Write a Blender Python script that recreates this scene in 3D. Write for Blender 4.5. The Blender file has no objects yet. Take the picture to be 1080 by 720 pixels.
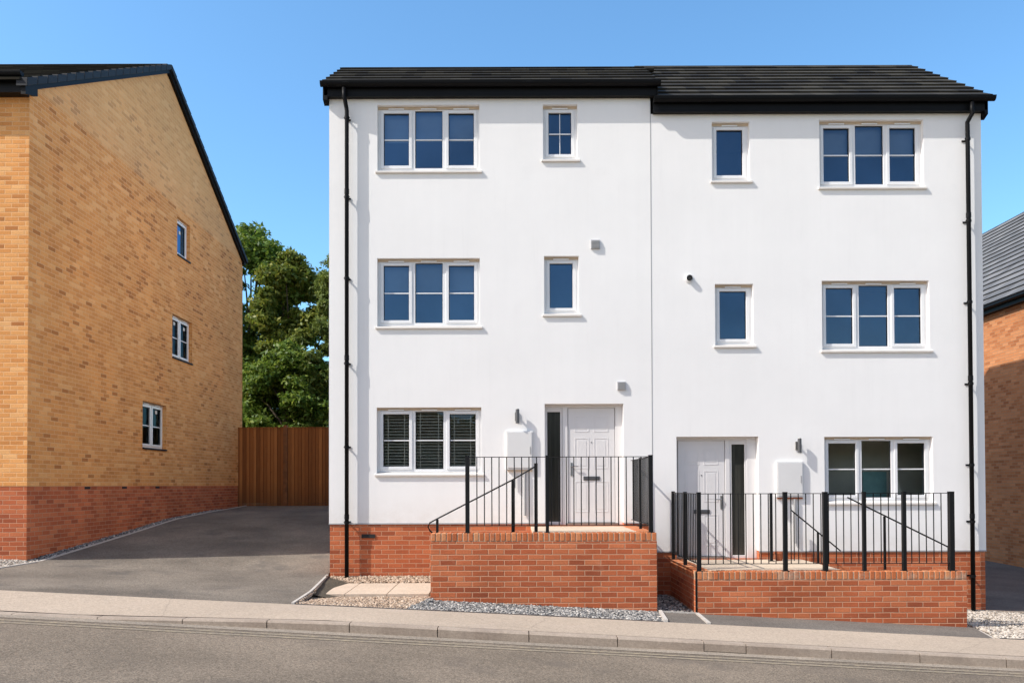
import bpy, math, random
import numpy as np
from mathutils import Vector
R = math.radians
random.seed(7); rng = np.random.default_rng(7)
scene = bpy.context.scene
col = scene.collection

# ------------------------------------------------------------------ tagging
def tag(o, label=None, cat=None, group=None, kind=None):
    if label: o['label'] = label
    if cat: o['category'] = cat
    if group: o['group'] = group
    if kind: o['kind'] = kind
    return o
ORG = {}
def empty(name, loc, label=None, cat=None, group=None):
    o = bpy.data.objects.new(name, None); col.objects.link(o)
    o.location = loc; o.empty_display_size = .3
    ORG[o] = Vector(loc)
    return tag(o, label, cat, group)

# ------------------------------------------------------------------ mesh collector (world coordinates, metres)
class MB:
    def __init__(s): s.v = []; s.f = []; s.uv = []
    def face(s, pts, uv=None):
        n = len(s.v); s.v += [tuple(p) for p in pts]; s.f.append(list(range(n, n+len(pts)))); s.uv.append(uv)
    def box(s, a, b):
        x0,y0,z0 = a; x1,y1,z1 = b
        s.hexa([(x0,y0,z0),(x1,y0,z0),(x1,y1,z0),(x0,y1,z0)], [(x0,y0,z1),(x1,y0,z1),(x1,y1,z1),(x0,y1,z1)])
        return s
    def hexa(s, lo, hi):     # two matching ccw rings
        n = len(s.v); k = len(lo); s.v += [tuple(p) for p in lo]+[tuple(p) for p in hi]
        s.f.append(list(range(n+k-1, n-1, -1))); s.uv.append(None)
        s.f.append(list(range(n+k, n+2*k))); s.uv.append(None)
        for i in range(k):
            j = (i+1) % k
            s.f.append([n+i, n+j, n+k+j, n+k+i]); s.uv.append(None)
        return s
    def prism_x(s, prof, x0, x1):     # profile of (y,z), counter-clockwise seen from +x
        s.hexa([(x0,y,z) for y,z in prof], [(x1,y,z) for y,z in prof]); return s
    def prism_y(s, prof, y0, y1):     # profile (x,z)
        s.hexa([(x,y1,z) for x,z in prof], [(x,y0,z) for x,z in prof]); return s
    def tube(s, pts, r, n=10, cap=True):
        pts = [Vector(p) for p in pts]; rs = r if isinstance(r, (list, tuple)) else [r]*len(pts)
        base = len(s.v)
        for i, p in enumerate(pts):
            d = (pts[min(i+1, len(pts)-1)] - pts[max(i-1, 0)]).normalized()
            up = Vector((0,0,1)) if abs(d.z) < .9 else Vector((0,1,0))
            a = d.cross(up).normalized(); b = d.cross(a).normalized()
            for k in range(n):
                t = 2*math.pi*k/n
                s.v.append(tuple(p + a*math.cos(t)*rs[i] + b*math.sin(t)*rs[i]))
        for i in range(len(pts)-1):
            for k in range(n):
                k2 = (k+1) % n
                s.f.append([base+i*n+k, base+i*n+k2, base+(i+1)*n+k2, base+(i+1)*n+k]); s.uv.append(None)
        if cap:
            s.f.append([base+k for k in range(n)][::-1]); s.uv.append(None)
            e = base+(len(pts)-1)*n
            s.f.append([e+k for k in range(n)]); s.uv.append(None)
        return s
    def bar(s, p, q, w, h=None):      # rectangular bar between two points
        h = h or w; p = Vector(p); q = Vector(q); d = (q-p).normalized()
        up = Vector((0,0,1)) if abs(d.z) < .95 else Vector((0,1,0))
        a = d.cross(up).normalized()*w/2; b = a.cross(d).normalized()*h/2
        s.hexa([p-a-b, p+a-b, p+a+b, p-a+b], [q-a-b, q+a-b, q+a+b, q-a+b]); return s
    def build(s, name, mat, parent=None, bevel=0, smooth=False, recalc=True):
        o0 = ORG.get(parent, Vector((0,0,0)))
        me = bpy.data.meshes.new(name)
        V = [(x-o0.x, y-o0.y, z-o0.z) for x,y,z in s.v]
        me.from_pydata(V, [], s.f); me.update()
        if recalc:
            import bmesh
            bm = bmesh.new(); bm.from_mesh(me)
            bmesh.ops.recalc_face_normals(bm, faces=bm.faces); bm.to_mesh(me); bm.free()
        uvl = me.uv_layers.new(name='uv')
        for i, p in enumerate(me.polygons):
            nx, ny, nz = p.normal
            uvs = s.uv[i] if i < len(s.uv) else None
            for j, li in enumerate(p.loop_indices):
                vi = me.loops[li].vertex_index
                x, y, z = s.v[vi]
                if uvs is not None:
                    k = s.f[i].index(vi); uvl.data[li].uv = uvs[k]
                elif abs(nz) > .75: uvl.data[li].uv = (x, y)
                elif abs(ny) >= abs(nx): uvl.data[li].uv = (x, z)
                else: uvl.data[li].uv = (y+.11, z)
        if smooth:
            for p in me.polygons: p.use_smooth = True
        me.materials.append(mat)
        o = bpy.data.objects.new(name, me); col.objects.link(o)
        if parent is not None: o.parent = parent; ORG[o] = o0
        else: ORG[o] = Vector((0,0,0))
        if bevel:
            m = o.modifiers.new('bevel', 'BEVEL'); m.width = bevel; m.segments = 1; m.limit_method = 'ANGLE'; m.angle_limit = R(40)
        return o

# ------------------------------------------------------------------ materials
class NT:
    def __init__(s, name):
        s.m = bpy.data.materials.new(name); s.m.use_nodes = True; s.t = s.m.node_tree; s.t.nodes.clear()
        s.out = s.n('ShaderNodeOutputMaterial')
    def n(s, typ, **kw):
        nd = s.t.nodes.new(typ)
        for k, v in kw.items(): setattr(nd, k, v)
        return nd
    def set(s, sock, v):
        if isinstance(v, bpy.types.NodeSocket): s.t.links.new(v, sock)
        elif isinstance(v, (tuple, list)) and len(v) == 3 and sock.type == 'RGBA': sock.default_value = (*v, 1)
        else: sock.default_value = v
    def math(s, op, a, b=0., c=0.):
        nd = s.n('ShaderNodeMath', operation=op)
        for i, v in enumerate((a, b, c)): s.set(nd.inputs[i], v)
        return nd.outputs[0]
    def mix(s, f, a, b, mode='MIX'):
        nd = s.n('ShaderNodeMix', data_type='RGBA', blend_type=mode)
        s.set(nd.inputs[0], f); s.set(nd.inputs[6], a); s.set(nd.inputs[7], b); return nd.outputs[2]
    def uv(s): return s.n('ShaderNodeTexCoord').outputs['UV']
    def pos(s): return s.n('ShaderNodeNewGeometry').outputs['Position']
    def noise(s, vec, scale, detail=3, rough=.55):
        nd = s.n('ShaderNodeTexNoise'); s.set(nd.inputs['Vector'], vec)
        nd.inputs['Scale'].default_value = scale; nd.inputs['Detail'].default_value = detail; nd.inputs['Roughness'].default_value = rough
        return nd.outputs[0]
    def ramp(s, f, stops):
        nd = s.n('ShaderNodeValToRGB'); e = nd.color_ramp.elements
        while len(e) < len(stops): e.new(.5)
        for el, (p, c) in zip(e, stops):
            el.position = p; el.color = (*c, 1) if len(c) == 3 else c
        s.set(nd.inputs[0], f); return nd.outputs[0]
    def rng(s, v, a, b, c, d, clamp=True):
        nd = s.n('ShaderNodeMapRange', clamp=clamp)
        for i, x in enumerate((v, a, b, c, d)): s.set(nd.inputs[i], x)
        return nd.outputs[0]
    def bump(s, h, strength=.5, dist=.01, nrm=None):
        nd = s.n('ShaderNodeBump'); s.set(nd.inputs['Height'], h)
        nd.inputs['Strength'].default_value = strength; nd.inputs['Distance'].default_value = dist
        if nrm: s.set(nd.inputs['Normal'], nrm)
        return nd.outputs[0]
    def pbr(s, c, rough=.8, metal=0, nrm=None, spec=.5, coat=0):
        b = s.n('ShaderNodeBsdfPrincipled'); s.set(b.inputs['Base Color'], c); s.set(b.inputs['Roughness'], rough)
        b.inputs['Metallic'].default_value = metal; b.inputs['Specular IOR Level'].default_value = spec
        b.inputs['Coat Weight'].default_value = coat
        if nrm: s.set(b.inputs['Normal'], nrm)
        s.t.links.new(b.outputs[0], s.out.inputs[0]); return s.m

def plain(name, c, rough=.6, metal=0, var=.06, scale=3., spec=.5, bump=0, bscale=60):
    t = NT(name); p = t.pos()
    n = t.rng(t.noise(p, scale, 4), .3, .7, 1-var, 1+var)
    cc = t.mix(1., c, t.n('ShaderNodeCombineColor').outputs[0], 'MIX')
    hv = t.n('ShaderNodeHueSaturation'); t.set(hv.inputs['Color'], (*c, 1)); t.set(hv.inputs['Value'], n)
    nr = t.bump(t.noise(p, bscale, 3), bump, .004) if bump else None
    return t.pbr(hv.outputs[0], rough, metal, nr, spec)

def brick(name, stops, mortar, bw=.225, bh=.075, mw=.010, off=.5, stain=.0, stainc=(.5,.45,.4), rough=.9, bump=.6, big=.12, v0=0., joint=.008, biggy=.5, upper=None, wob=1.):
    t = NT(name); uv = t.uv()
    sep = t.n('ShaderNodeSeparateXYZ'); t.set(sep.inputs[0], uv)
    wobn = t.noise(uv, 9, 2)
    u = t.math('ADD', sep.outputs[0], t.math('MULTIPLY', t.math('SUBTRACT', wobn, .5), .006*wob))
    v = t.math('ADD', t.math('SUBTRACT', sep.outputs[1], v0), t.math('MULTIPLY', t.math('SUBTRACT', t.noise(uv, 6.3, 3), .5), .005*wob))
    rv = t.math('DIVIDE', v, bh); row = t.math('FLOOR', rv)
    ru = t.math('ADD', t.math('DIVIDE', u, bw), t.math('MULTIPLY', t.math('FLOORED_MODULO', row, 2.), off))
    c = t.math('FLOOR', ru)
    fu = t.math('SUBTRACT', ru, c); fv = t.math('SUBTRACT', rv, row)
    du = t.math('MULTIPLY', t.math('MINIMUM', fu, t.math('SUBTRACT', 1., fu)), bw)
    dv = t.math('MULTIPLY', t.math('MINIMUM', fv, t.math('SUBTRACT', 1., fv)), bh)
    d = t.math('MINIMUM', du, dv)
    mask = t.rng(d, mw*.25, mw*.75, 0, 1)            # 1 = brick
    cv = t.n('ShaderNodeCombineXYZ'); t.set(cv.inputs[0], c); t.set(cv.inputs[1], row)
    wn = t.n('ShaderNodeTexWhiteNoise', noise_dimensions='2D'); t.set(wn.inputs['Vector'], cv.outputs[0])
    # clusters of darker bricks
    cl = t.noise(uv, .55, 3)
    val = t.math('ADD', wn.outputs['Value'], t.math('MULTIPLY', t.math('SUBTRACT', cl, .5), biggy))
    bc = t.ramp(val, stops)
    n1 = t.rng(t.noise(uv, 45, 4, .7), .25, .75, .82, 1.16)
    n2 = t.rng(t.noise(uv, .8, 3), .3, .7, 1-big, 1+big)
    hs = t.n('ShaderNodeHueSaturation'); t.set(hs.inputs['Color'], bc); t.set(hs.inputs['Value'], t.math('MULTIPLY', n1, n2))
    cc = t.mix(mask, mortar, hs.outputs[0])
    if upper: cc = t.mix(t.math('MULTIPLY', t.math('GREATER_THAN', sep.outputs[1], upper), .32), cc, (.78,.50,.25))
    if stain:
        sm = t.rng(t.noise(uv, 3.1, 5, .7), .60, .74, 0, stain)
        cc = t.mix(sm, cc, stainc)
    h = t.math('ADD', mask, t.math('MULTIPLY', t.noise(uv, 90, 3), .35))
    return t.pbr(cc, rough, 0, t.bump(h, bump, joint), .25)

def ground_mat(name, c1, c2, fine=180, speck=.25, big=.5, rough=.92, bump=.5, patch=0, patchc=(.05,.05,.05), crack=0):
    t = NT(name); p = t.pos()
    f = t.rng(t.noise(p, big, 5, .6), .32, .68, 0, 1)
    c = t.mix(f, c1, c2)
    vor = t.n('ShaderNodeTexVoronoi'); t.set(vor.inputs['Vector'], p); vor.inputs['Scale'].default_value = fine
    hs = t.n('ShaderNodeHueSaturation'); t.set(hs.inputs['Color'], c)
    sc = t.n('ShaderNodeSeparateColor'); t.set(sc.inputs[0], vor.outputs['Color'])
    m = t.math('MULTIPLY', t.rng(sc.outputs[0], 0, 1, 1-speck, 1+speck), t.rng(t.noise(p, 22, 4, .7), .3, .7, .9, 1.1))
    t.set(hs.inputs['Value'], m); c = hs.outputs[0]
    if patch:
        c = t.mix(t.rng(t.noise(p, 1.3, 4, .65), .55, .68, 0, patch), c, patchc)
    if crack:
        v2 = t.n('ShaderNodeTexVoronoi', feature='DISTANCE_TO_EDGE'); t.set(v2.inputs['Vector'], t.mix(.08, p, t.n('ShaderNodeTexNoise').outputs[1])); v2.inputs['Scale'].default_value = .35
        c = t.mix(t.rng(v2.outputs[0], .0, .004, crack, 0), c, (.05,.045,.04))
    return t.pbr(c, rough, 0, t.bump(t.math('ADD', vor.outputs['Distance'], t.noise(p, 60, 3)), bump, .004), .3)

M = {}
M['render'] = None
def render_mat():
    t = NT('white_render'); p = t.pos()
    n = t.rng(t.noise(p, .7, 5, .6), .3, .7, .965, 1.02)
    st = t.n('ShaderNodeMapping'); t.set(st.inputs[0], p); st.inputs['Scale'].default_value = (6, 6, .35)
    n2 = t.rng(t.noise(st.outputs[0], 1.3, 4, .6), .3, .8, 1.005, .985)
    hs = t.n('ShaderNodeHueSaturation'); t.set(hs.inputs['Color'], (.90,.885,.862,1)); t.set(hs.inputs['Value'], t.math('MULTIPLY', n, n2))
    sx = t.n('ShaderNodeSeparateXYZ'); t.set(sx.inputs[0], p)
    base = t.math('SUBTRACT', sx.outputs[2], t.math('MULTIPLY', t.math('GREATER_THAN', 2.3, sx.outputs[0]), .47))
    sm = t.math('MULTIPLY', t.rng(base, -1.1, -.62, .30, 0), t.rng(t.noise(p, 5, 5, .7), .35, .7, .2, 1))
    c = t.mix(sm, hs.outputs[0], (.52,.44,.36))
    c = t.mix(t.rng(t.noise(st.outputs[0], 2.6, 5, .65), .60, .80, 0, .10), c, (.55,.53,.50))
    c = t.mix(t.rng(t.noise(p, 1.7, 6, .7), .58, .75, 0, .07), c, (.60,.58,.55))
    return t.pbr(c, .92, 0, t.bump(t.math('ADD', t.noise(p, 130, 3, .7), t.math('MULTIPLY', t.noise(p, 4, 4), 2.)), .25, .004), .2)
M['render'] = render_mat()
BUFF = [(0,(.48,.185,.056)),(.05,(.59,.240,.070)),(.16,(.69,.295,.090)),(.5,(.74,.330,.104)),(.85,(.79,.375,.128)),(1,(.83,.44,.175))]
M['buff'] = brick('buff_brick', BUFF, (.80,.47,.23), mw=.0105, big=.11, biggy=.55, wob=1.7, upper=6.62)
RED = [(0,(.33,.085,.037)),(.2,(.42,.108,.044)),(.6,(.50,.135,.054)),(1,(.57,.180,.076))]
M['red'] = brick('red_brick', RED, (.53,.28,.17), big=.18, mw=.010, wob=1.8)
M['red_wall'] = brick('red_wall_brick', RED, (.57,.32,.20), stain=.35, stainc=(.58,.31,.19), big=.22, mw=.0105, wob=2.2)
M['orange'] = brick('orange_brick', [(0,(.42,.145,.052)),(.4,(.56,.215,.080)),(1,(.64,.28,.12))], (.44,.26,.15))
M['coping'] = brick('coping_brick', [(0,(.30,.10,.045)),(.5,(.46,.17,.08)),(1,(.56,.26,.14))], (.52,.38,.27), bw=.075, bh=.30, mw=.014, off=0, v0=-3.0, stain=.75, stainc=(.44,.38,.29), joint=.012)
M['tile'] = brick('dark_roof_tile', [(0,(.018,.016,.013)),(.5,(.036,.032,.025)),(1,(.060,.054,.041))], (.012,.012,.012), bw=.33, bh=.32, mw=.006, off=.5, rough=.8, bump=.3, big=.2, stain=.35, stainc=(.075,.07,.055))
M['grey_tile'] = brick('grey_roof_tile', [(0,(.12,.122,.125)),(.5,(.16,.162,.165)),(1,(.20,.20,.20))], (.06,.06,.06), bw=.33, bh=.32, mw=.008, off=.5, rough=.75, bump=.3, big=.12)
M['black_pvc'] = plain('black_plastic', (.004,.0042,.005), .5, var=.2, spec=.16)
M['verge'] = plain('dark_verge_plastic', (.017,.019,.023), .55, var=.2, spec=.2)
M['iron'] = plain('black_painted_steel', (.006,.006,.0065), .5, var=.3, bump=.1, spec=.3)
M['upvc'] = plain('white_upvc', (.80,.80,.80), .28, var=.015)
M['vent_body'] = plain('pale_grey_vent', (.50,.50,.51), .5)
M['boxgrp'] = plain('white_grp', (.72,.715,.70), .5, var=.03)
M['gasket'] = plain('black_gasket', (.01,.01,.012), .6)
M['cream'] = plain('cream_seal', (.60,.48,.36), .8, var=.1, scale=8)
M['sill'] = plain('stone_sill', (.74,.70,.65), .75, var=.05, scale=6)
M['doorpaint'] = plain('white_door', (.74,.72,.71), .4, var=.02)
M['steel'] = plain('brushed_steel', (.42,.41,.40), .32, metal=.9, var=.1)
M['dark_steel'] = plain('grey_lamp_metal', (.12,.12,.125), .4, metal=.5, var=.1)
M['glasswhite'] = plain('opal_glass', (.7,.68,.6), .3)
M['vent'] = plain('grey_vent', (.36,.36,.36), .5)
M['roomwall'] = plain('room_wall', (.72,.69,.62), .9)
M['shade'] = plain('roller_blind_cloth', (.55,.56,.58), .9)
M['dark'] = plain('dark_void', (.02,.02,.02), .9)
M['blind'] = plain('blind_slat', (.80,.76,.68), .6)
M['fence'] = None
def fence_mat():
    t = NT('stained_timber'); p = t.pos(); uv = t.uv()
    sep = t.n('ShaderNodeSeparateXYZ'); t.set(sep.inputs[0], uv)
    b = t.math('FLOOR', t.math('DIVIDE', sep.outputs[0], .1))
    wn = t.n('ShaderNodeTexWhiteNoise', noise_dimensions='1D'); t.set(wn.inputs['W'], b)
    mp = t.n('ShaderNodeMapping'); t.set(mp.inputs[0], p); mp.inputs['Scale'].default_value = (18, 18, 1.2)
    g = t.noise(mp.outputs[0], 2.2, 5, .65)
    c = t.ramp(t.math('ADD', t.math('MULTIPLY', wn.outputs[0], .5), t.math('MULTIPLY', g, .5)), [(0.15,(.20,.066,.018)),(.5,(.38,.135,.035)),(.85,(.54,.22,.066))])
    vk = t.n('ShaderNodeTexVoronoi'); t.set(vk.inputs[0], p); vk.inputs['Scale'].default_value = 5
    c = t.mix(t.rng(vk.outputs['Distance'], .04, .08, .6, 0), c, (.04,.018,.008))
    fr_ = t.math('FRACT', t.math('DIVIDE', sep.outputs[0], .1)); c = t.mix(t.rng(fr_, .0, .16, .85, 0), c, (.025,.010,.004))
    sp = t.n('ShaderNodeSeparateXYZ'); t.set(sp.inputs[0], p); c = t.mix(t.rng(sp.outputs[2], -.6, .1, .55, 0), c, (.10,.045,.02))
    return t.pbr(c, .8, 0, t.bump(g, .3, .004), .3)
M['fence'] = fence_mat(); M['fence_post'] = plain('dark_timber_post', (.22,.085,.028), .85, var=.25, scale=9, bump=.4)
M['tarmac_road'] = ground_mat('old_road_tarmac', (.160,.129,.095), (.228,.183,.136), 105, .50, .6, patch=.5, patchc=(.125,.103,.083))
M['tarmac_drive'] = ground_mat('driveway_tarmac', (.122,.104,.084), (.225,.192,.153), 105, .50, .7, patch=.6, patchc=(.098,.088,.078))
M['tarmac_dark'] = ground_mat('dark_tarmac', (.125,.110,.094), (.19,.168,.142), 100, .45, .9)
M['pavement'] = ground_mat('pavement_tarmac', (.40,.323,.248), (.465,.376,.288), 90, .16, .5, bump=.3, patch=.22, patchc=(.50,.40,.33), crack=.22)
M['kerb'] = ground_mat('kerb_concrete', (.32,.255,.20), (.41,.335,.265), 90, .10, 2., bump=.4, patch=.25, patchc=(.22,.19,.165))
M['kerbtop'] = ground_mat('kerb_top', (.40,.345,.30), (.46,.395,.345), 90, .10, 2., bump=.4)
M['slab'] = ground_mat('paving_slab', (.52,.42,.32), (.60,.48,.37), 140, .08, 2., bump=.2, patch=.2, patchc=(.40,.33,.27))
M['slab_grey'] = ground_mat('landing_slab', (.54,.43,.32), (.62,.50,.38), 140, .08, 2., bump=.2)
M['edging'] = ground_mat('pale_edging', (.50,.46,.41), (.56,.52,.47), 120, .08, 3.)
M['soil'] = ground_mat('soil_and_verge', (.07,.058,.042), (.11,.092,.066), 60, .3, .3)
M['yellow'] = None
def yellow_mat():
    t = NT('worn_yellow_paint'); p = t.pos()
    mask = t.rng(t.noise(p, 14, 6, .75), .42, .62, .10, .6)
    c = t.mix(mask, (.20,.175,.145), (.50,.40,.25))
    return t.pbr(c, .85, 0, t.bump(t.noise(p, 90, 3), .4, .003), .3)
M['yellow'] = yellow_mat()
M['silt'] = ground_mat('gutter_silt', (.25,.21,.165), (.33,.275,.215), 90, .3, 1.4)
def stone_mat(name, stops):
    t = NT(name); g = t.n('ShaderNodeNewGeometry')
    c = t.ramp(g.outputs['Random Per Island'], stops)
    return t.pbr(c, .85, 0, None, .3)
M['pinkgravel'] = stone_mat('buff_pebbles', [(0,(.07,.05,.035)),(.16,(.26,.18,.12)),(.6,(.46,.33,.23)),(1,(.62,.50,.38))])
M['greygravel'] = stone_mat('grey_pebbles', [(0,(.03,.03,.03)),(.3,(.13,.125,.12)),(.65,(.28,.265,.245)),(1,(.60,.56,.50))])
M['whitegravel'] = stone_mat('white_pebbles', [(0,(.08,.065,.05)),(.18,(.30,.25,.20)),(.55,(.48,.42,.35)),(1,(.64,.58,.50))])
M['terracotta'] = plain('terracotta', (.34,.10,.04), .8)
M['teal'] = plain('teal_card', (.20,.40,.43), .7, var=.15, scale=9)
M['paper'] = plain('white_paper', (.62,.62,.58), .7)
M['label_print'] = plain('grey_print', (.3,.3,.3), .7)

def glass_mat(name, refl, tint, gloss=(.27,.55,.92)):
    t = NT(name); p = t.pos()
    nr = t.bump(t.noise(p, 1.3, 3), .12, .02)
    gl = t.n('ShaderNodeBsdfGlossy'); gl.inputs['Roughness'].default_value = .0; t.set(gl.inputs['Color'], gloss); t.set(gl.inputs['Normal'], nr)
    gv = t.n('ShaderNodeHueSaturation'); t.set(gv.inputs['Color'], (*gloss, 1)); t.set(gv.inputs['Value'], t.rng(t.noise(p, .75, 3), .3, .7, .8, 1.15)); t.set(gl.inputs['Color'], gv.outputs[0])
    tr = t.n('ShaderNodeBsdfTransparent'); t.set(tr.inputs[0], tint)
    fr = t.n('ShaderNodeFresnel'); fr.inputs['IOR'].default_value = 1.5; t.set(fr.inputs['Normal'], nr)
    fac = t.math('MINIMUM', t.math('ADD', t.math('MULTIPLY', fr.outputs[0], 1.3), refl), 1.)
    mx = t.n('ShaderNodeMixShader'); t.set(mx.inputs[0], fac)
    t.t.links.new(tr.outputs[0], mx.inputs[1]); t.t.links.new(gl.outputs[0], mx.inputs[2]); t.t.links.new(mx.outputs[0], t.out.inputs[0])
    return t.m
M['glass'] = glass_mat('window_glass', .11, (.60,.66,.70))
M['glass_gable'] = glass_mat('gable_window_glass', -.02, (.55,.6,.6), (.16,.24,.28))
M['glass_ground'] = glass_mat('ground_floor_glass', .0, (.92,.93,.88))
def door_glass():
    t = NT('obscured_door_glass'); p = t.pos()
    mp = t.n('ShaderNodeMapping'); t.set(mp.inputs[0], p); mp.inputs['Scale'].default_value = (9, 9, .5)
    n = t.noise(mp.outputs[0], 1.5, 3)
    return t.pbr(t.ramp(n, [(.3,(.018,.018,.016)),(.7,(.055,.054,.048))]), .12, 0, t.bump(t.noise(p, 220, 2), .25, .002), .5)
M['glass_door'] = door_glass()

# ------------------------------------------------------------------ ground heights
def lerp(a, b, t): return a+(b-a)*t
def cl(x, a, b): return max(a, min(b, x))
def interp(x, pts):
    if x <= pts[0][0]: return pts[0][1]
    for (a, va), (b, vb) in zip(pts, pts[1:]):
        if x <= b: return lerp(va, vb, (x-a)/(b-a))
    return pts[-1][1]
def kerb_z(X):
    X = cl(X, -16, 16); return -1.566-.055*X - .085*cl((-2.1-X)/2.6, 0, 1)
def road0(X): return -1.670-.056*cl(X, -16, 16)
def back_z(X): return interp(X, [(-3, -.585), (7.75, -2.02), (30, -2.1)])
def G(X, Y):
    Xc = cl(X, -16, 16)
    if Y < -4.601:
        d = -4.6-Y
        base = road0(X)
        if d < 7.2: return base + .022*min(d, 7.2-d)
        return base + .12
    pb = -1.5635-.0525*Xc - .012*cl(-X/4, 0, 1); w = -1.671-.053*Xc+.04*cl((-X-2), 0, 1)
    bay = interp(Y, [(-3.45,-2.66),(0,-3.03)])+.05 < X < -1.10
    if bay: w = -1.583
    if Y < -3.45: return lerp(kerb_z(X), pb, (Y+4.6)/1.15)
    if Y < -1.9: return lerp(pb, w, (Y+3.45)/1.55)
    if Y < 0: return interp(Y, [(-1.9,-1.583),(-1.62,-1.60),(-.42,-1.588),(0,-1.53)]) if bay else w
    t = interp(Y, [(0,0),(3.15,.415),(5.3,.72),(7.5,.87),(10.3,1)])
    return lerp(w, back_z(X), t)
def sheet(name, poly_x, ys, mat, dz, nx=24, kind='structure', uvm=None):
    """strip whose left / right edge may slant: poly_x(Y) -> (x0, x1)"""
    m = MB()
    for j in range(len(ys)-1):
        a0, a1 = poly_x(ys[j]); b0, b1 = poly_x(ys[j+1])
        for i in range(nx):
            s, t = i/nx, (i+1)/nx
            q = [(lerp(a0,a1,s), ys[j]), (lerp(a0,a1,t), ys[j]), (lerp(b0,b1,t), ys[j+1]), (lerp(b0,b1,s), ys[j+1])]
            # evaluate just inside the strip so breaks at kerb lines stay crisp
            e = 1e-3
            m.face([(x, y, G(x, cl(y, ys[0]+e, ys[-1]-e))+dz) for x, y in q])
    o = m.build(name, mat); tag(o, kind=kind); return o
def frange(a, b, n): return [a+(b-a)*i/n for i in range(n+1)]

# base ground, one sheet to the horizon
def base_ground():
    xs = [-500,-200,-90,-45,-25]+frange(-16, 16, 32)+[25,45,90,200,500]
    ys = [-500,-200,-80,-40,-20,-12.0]+[-11.8]+frange(-11, -4.8, 4)+[-4.62,-4.59]+frange(-4.4, 10.4, 22)+[14,20,30,60,150,500]
    m = MB()
    for j in range(len(ys)-1):
        for i in range(len(xs)-1):
            q = [(xs[i],ys[j]),(xs[i+1],ys[j]),(xs[i+1],ys[j+1]),(xs[i],ys[j+1])]
            m.face([(x, y, G(x, y)-.06) for x, y in q])
    tag(m.build('ground', M['soil']), kind='structure')
base_ground()
sheet('road', lambda y: (-40, 40), [-11.795]+frange(-11, -5, 6)+[-4.603], M['tarmac_road'], 0, 80)
sheet('road_channel', lambda y: (-30, 30), [-4.79, -4.604], M['silt'], .004, 60)
for i, (a, b) in enumerate(((-4.96, -4.905), (-5.10, -5.045))):
    sheet('yellow_line', lambda y: (-30, 30), [a, b], M['yellow'], .004, 60)
sheet('pavement', lambda y: (-30, 30), [-4.476, -4.2, -3.9, -3.451], M['pavement'], 0, 90)
sheet('far_pavement', lambda y: (-40, 40), [-15.0, -11.81], M['pavement'], .01, 40)
# kerb: stones with open joints
def kerbs():
    m = MB()
    joints = [5.26, 4.34, 3.40, 2.49, 2.04, 1.12, .175, -.80, -1.74, -2.62, -3.52, -4.43]
    xs = [5.26+.915*k for k in range(24, 0, -1)] + joints + [-4.43-.915*k for k in range(1, 26)]
    for a, b in zip(xs, xs[1:]):
        x1, x0 = a-.005, b+.005
        zt0, zt1 = kerb_z(x0)-.001, kerb_z(x1)-.001; r0, r1 = road0(x0)-.09, road0(x1)-.09
        jit = random.uniform(-.003, .003)
        y0, y1 = -4.602, -4.478
        c = .018
        prof = lambda x, zt, rb: [(x,y0+jit,rb),(x,y0+jit,zt-c),(x,y0+c+jit,zt),(x,y1,zt),(x,y1,rb)]
        m.hexa(prof(x0, zt0, r0), prof(x1, zt1, r1))
    o = m.build('kerb', M['kerb'], bevel=0); tag(o, kind='structure')
kerbs()
# driveway between the houses
def drive_x(y):
    r = interp(y, [(-3.45,-2.66),(0,-3.03),(10.4,-3.03)])
    return (-7.66, r)
sheet('driveway', drive_x, frange(-3.45, 10.3, 26), M['tarmac_drive'], 0, 16)
def strip_edge(name, p, q, w, mat, h=.035, n=12):
    m = MB(); p = Vector(p); q = Vector(q); d = (q-p).normalized(); a = Vector((-d.y, d.x))*w/2
    for i in range(n):
        s = p+(q-p)*(i/n); t = p+(q-p)*((i+1)/n)-d*.004
        lo = [s-a, s+a, t+a, t-a]
        m.hexa([(v.x, v.y, G(v.x,v.y)-.05) for v in lo], [(v.x, v.y, G(((s if i_ in (0,1) else t)).x, v.y)+h) for i_, v in enumerate(lo)])
    tag(m.build(name, mat), kind='structure')
strip_edge('edging', (-2.655,-3.44), (-3.01,-.02), .036, M['edging'], .022)
strip_edge('edging', (-7.69,-3.44), (-7.69,10.2), .05, M['edging'], .012, 20)
strip_edge('edging', (-2.60,-3.43), (1.83,-3.43), .035, M['dark_steel'], .008, 12)
strip_edge('edging', (1.86,-3.42), (2.06,-1.93), .045, M['edging'], .03, 4)
strip_edge('edging', (2.38,-3.42), (2.575,-1.93), .045, M['edging'], .02, 4)
strip_edge('edging', (2.06,-1.925), (2.575,-1.925), .03, M['edging'], .02, 3)
strip_edge('edging', (6.5,-.02), (9.4,-.02), .05, M['kerb'], .02, 5)
strip_edge('edging', (5.9,-3.43), (9,-3.43), .035, M['dark_steel'], .008, 5)
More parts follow.
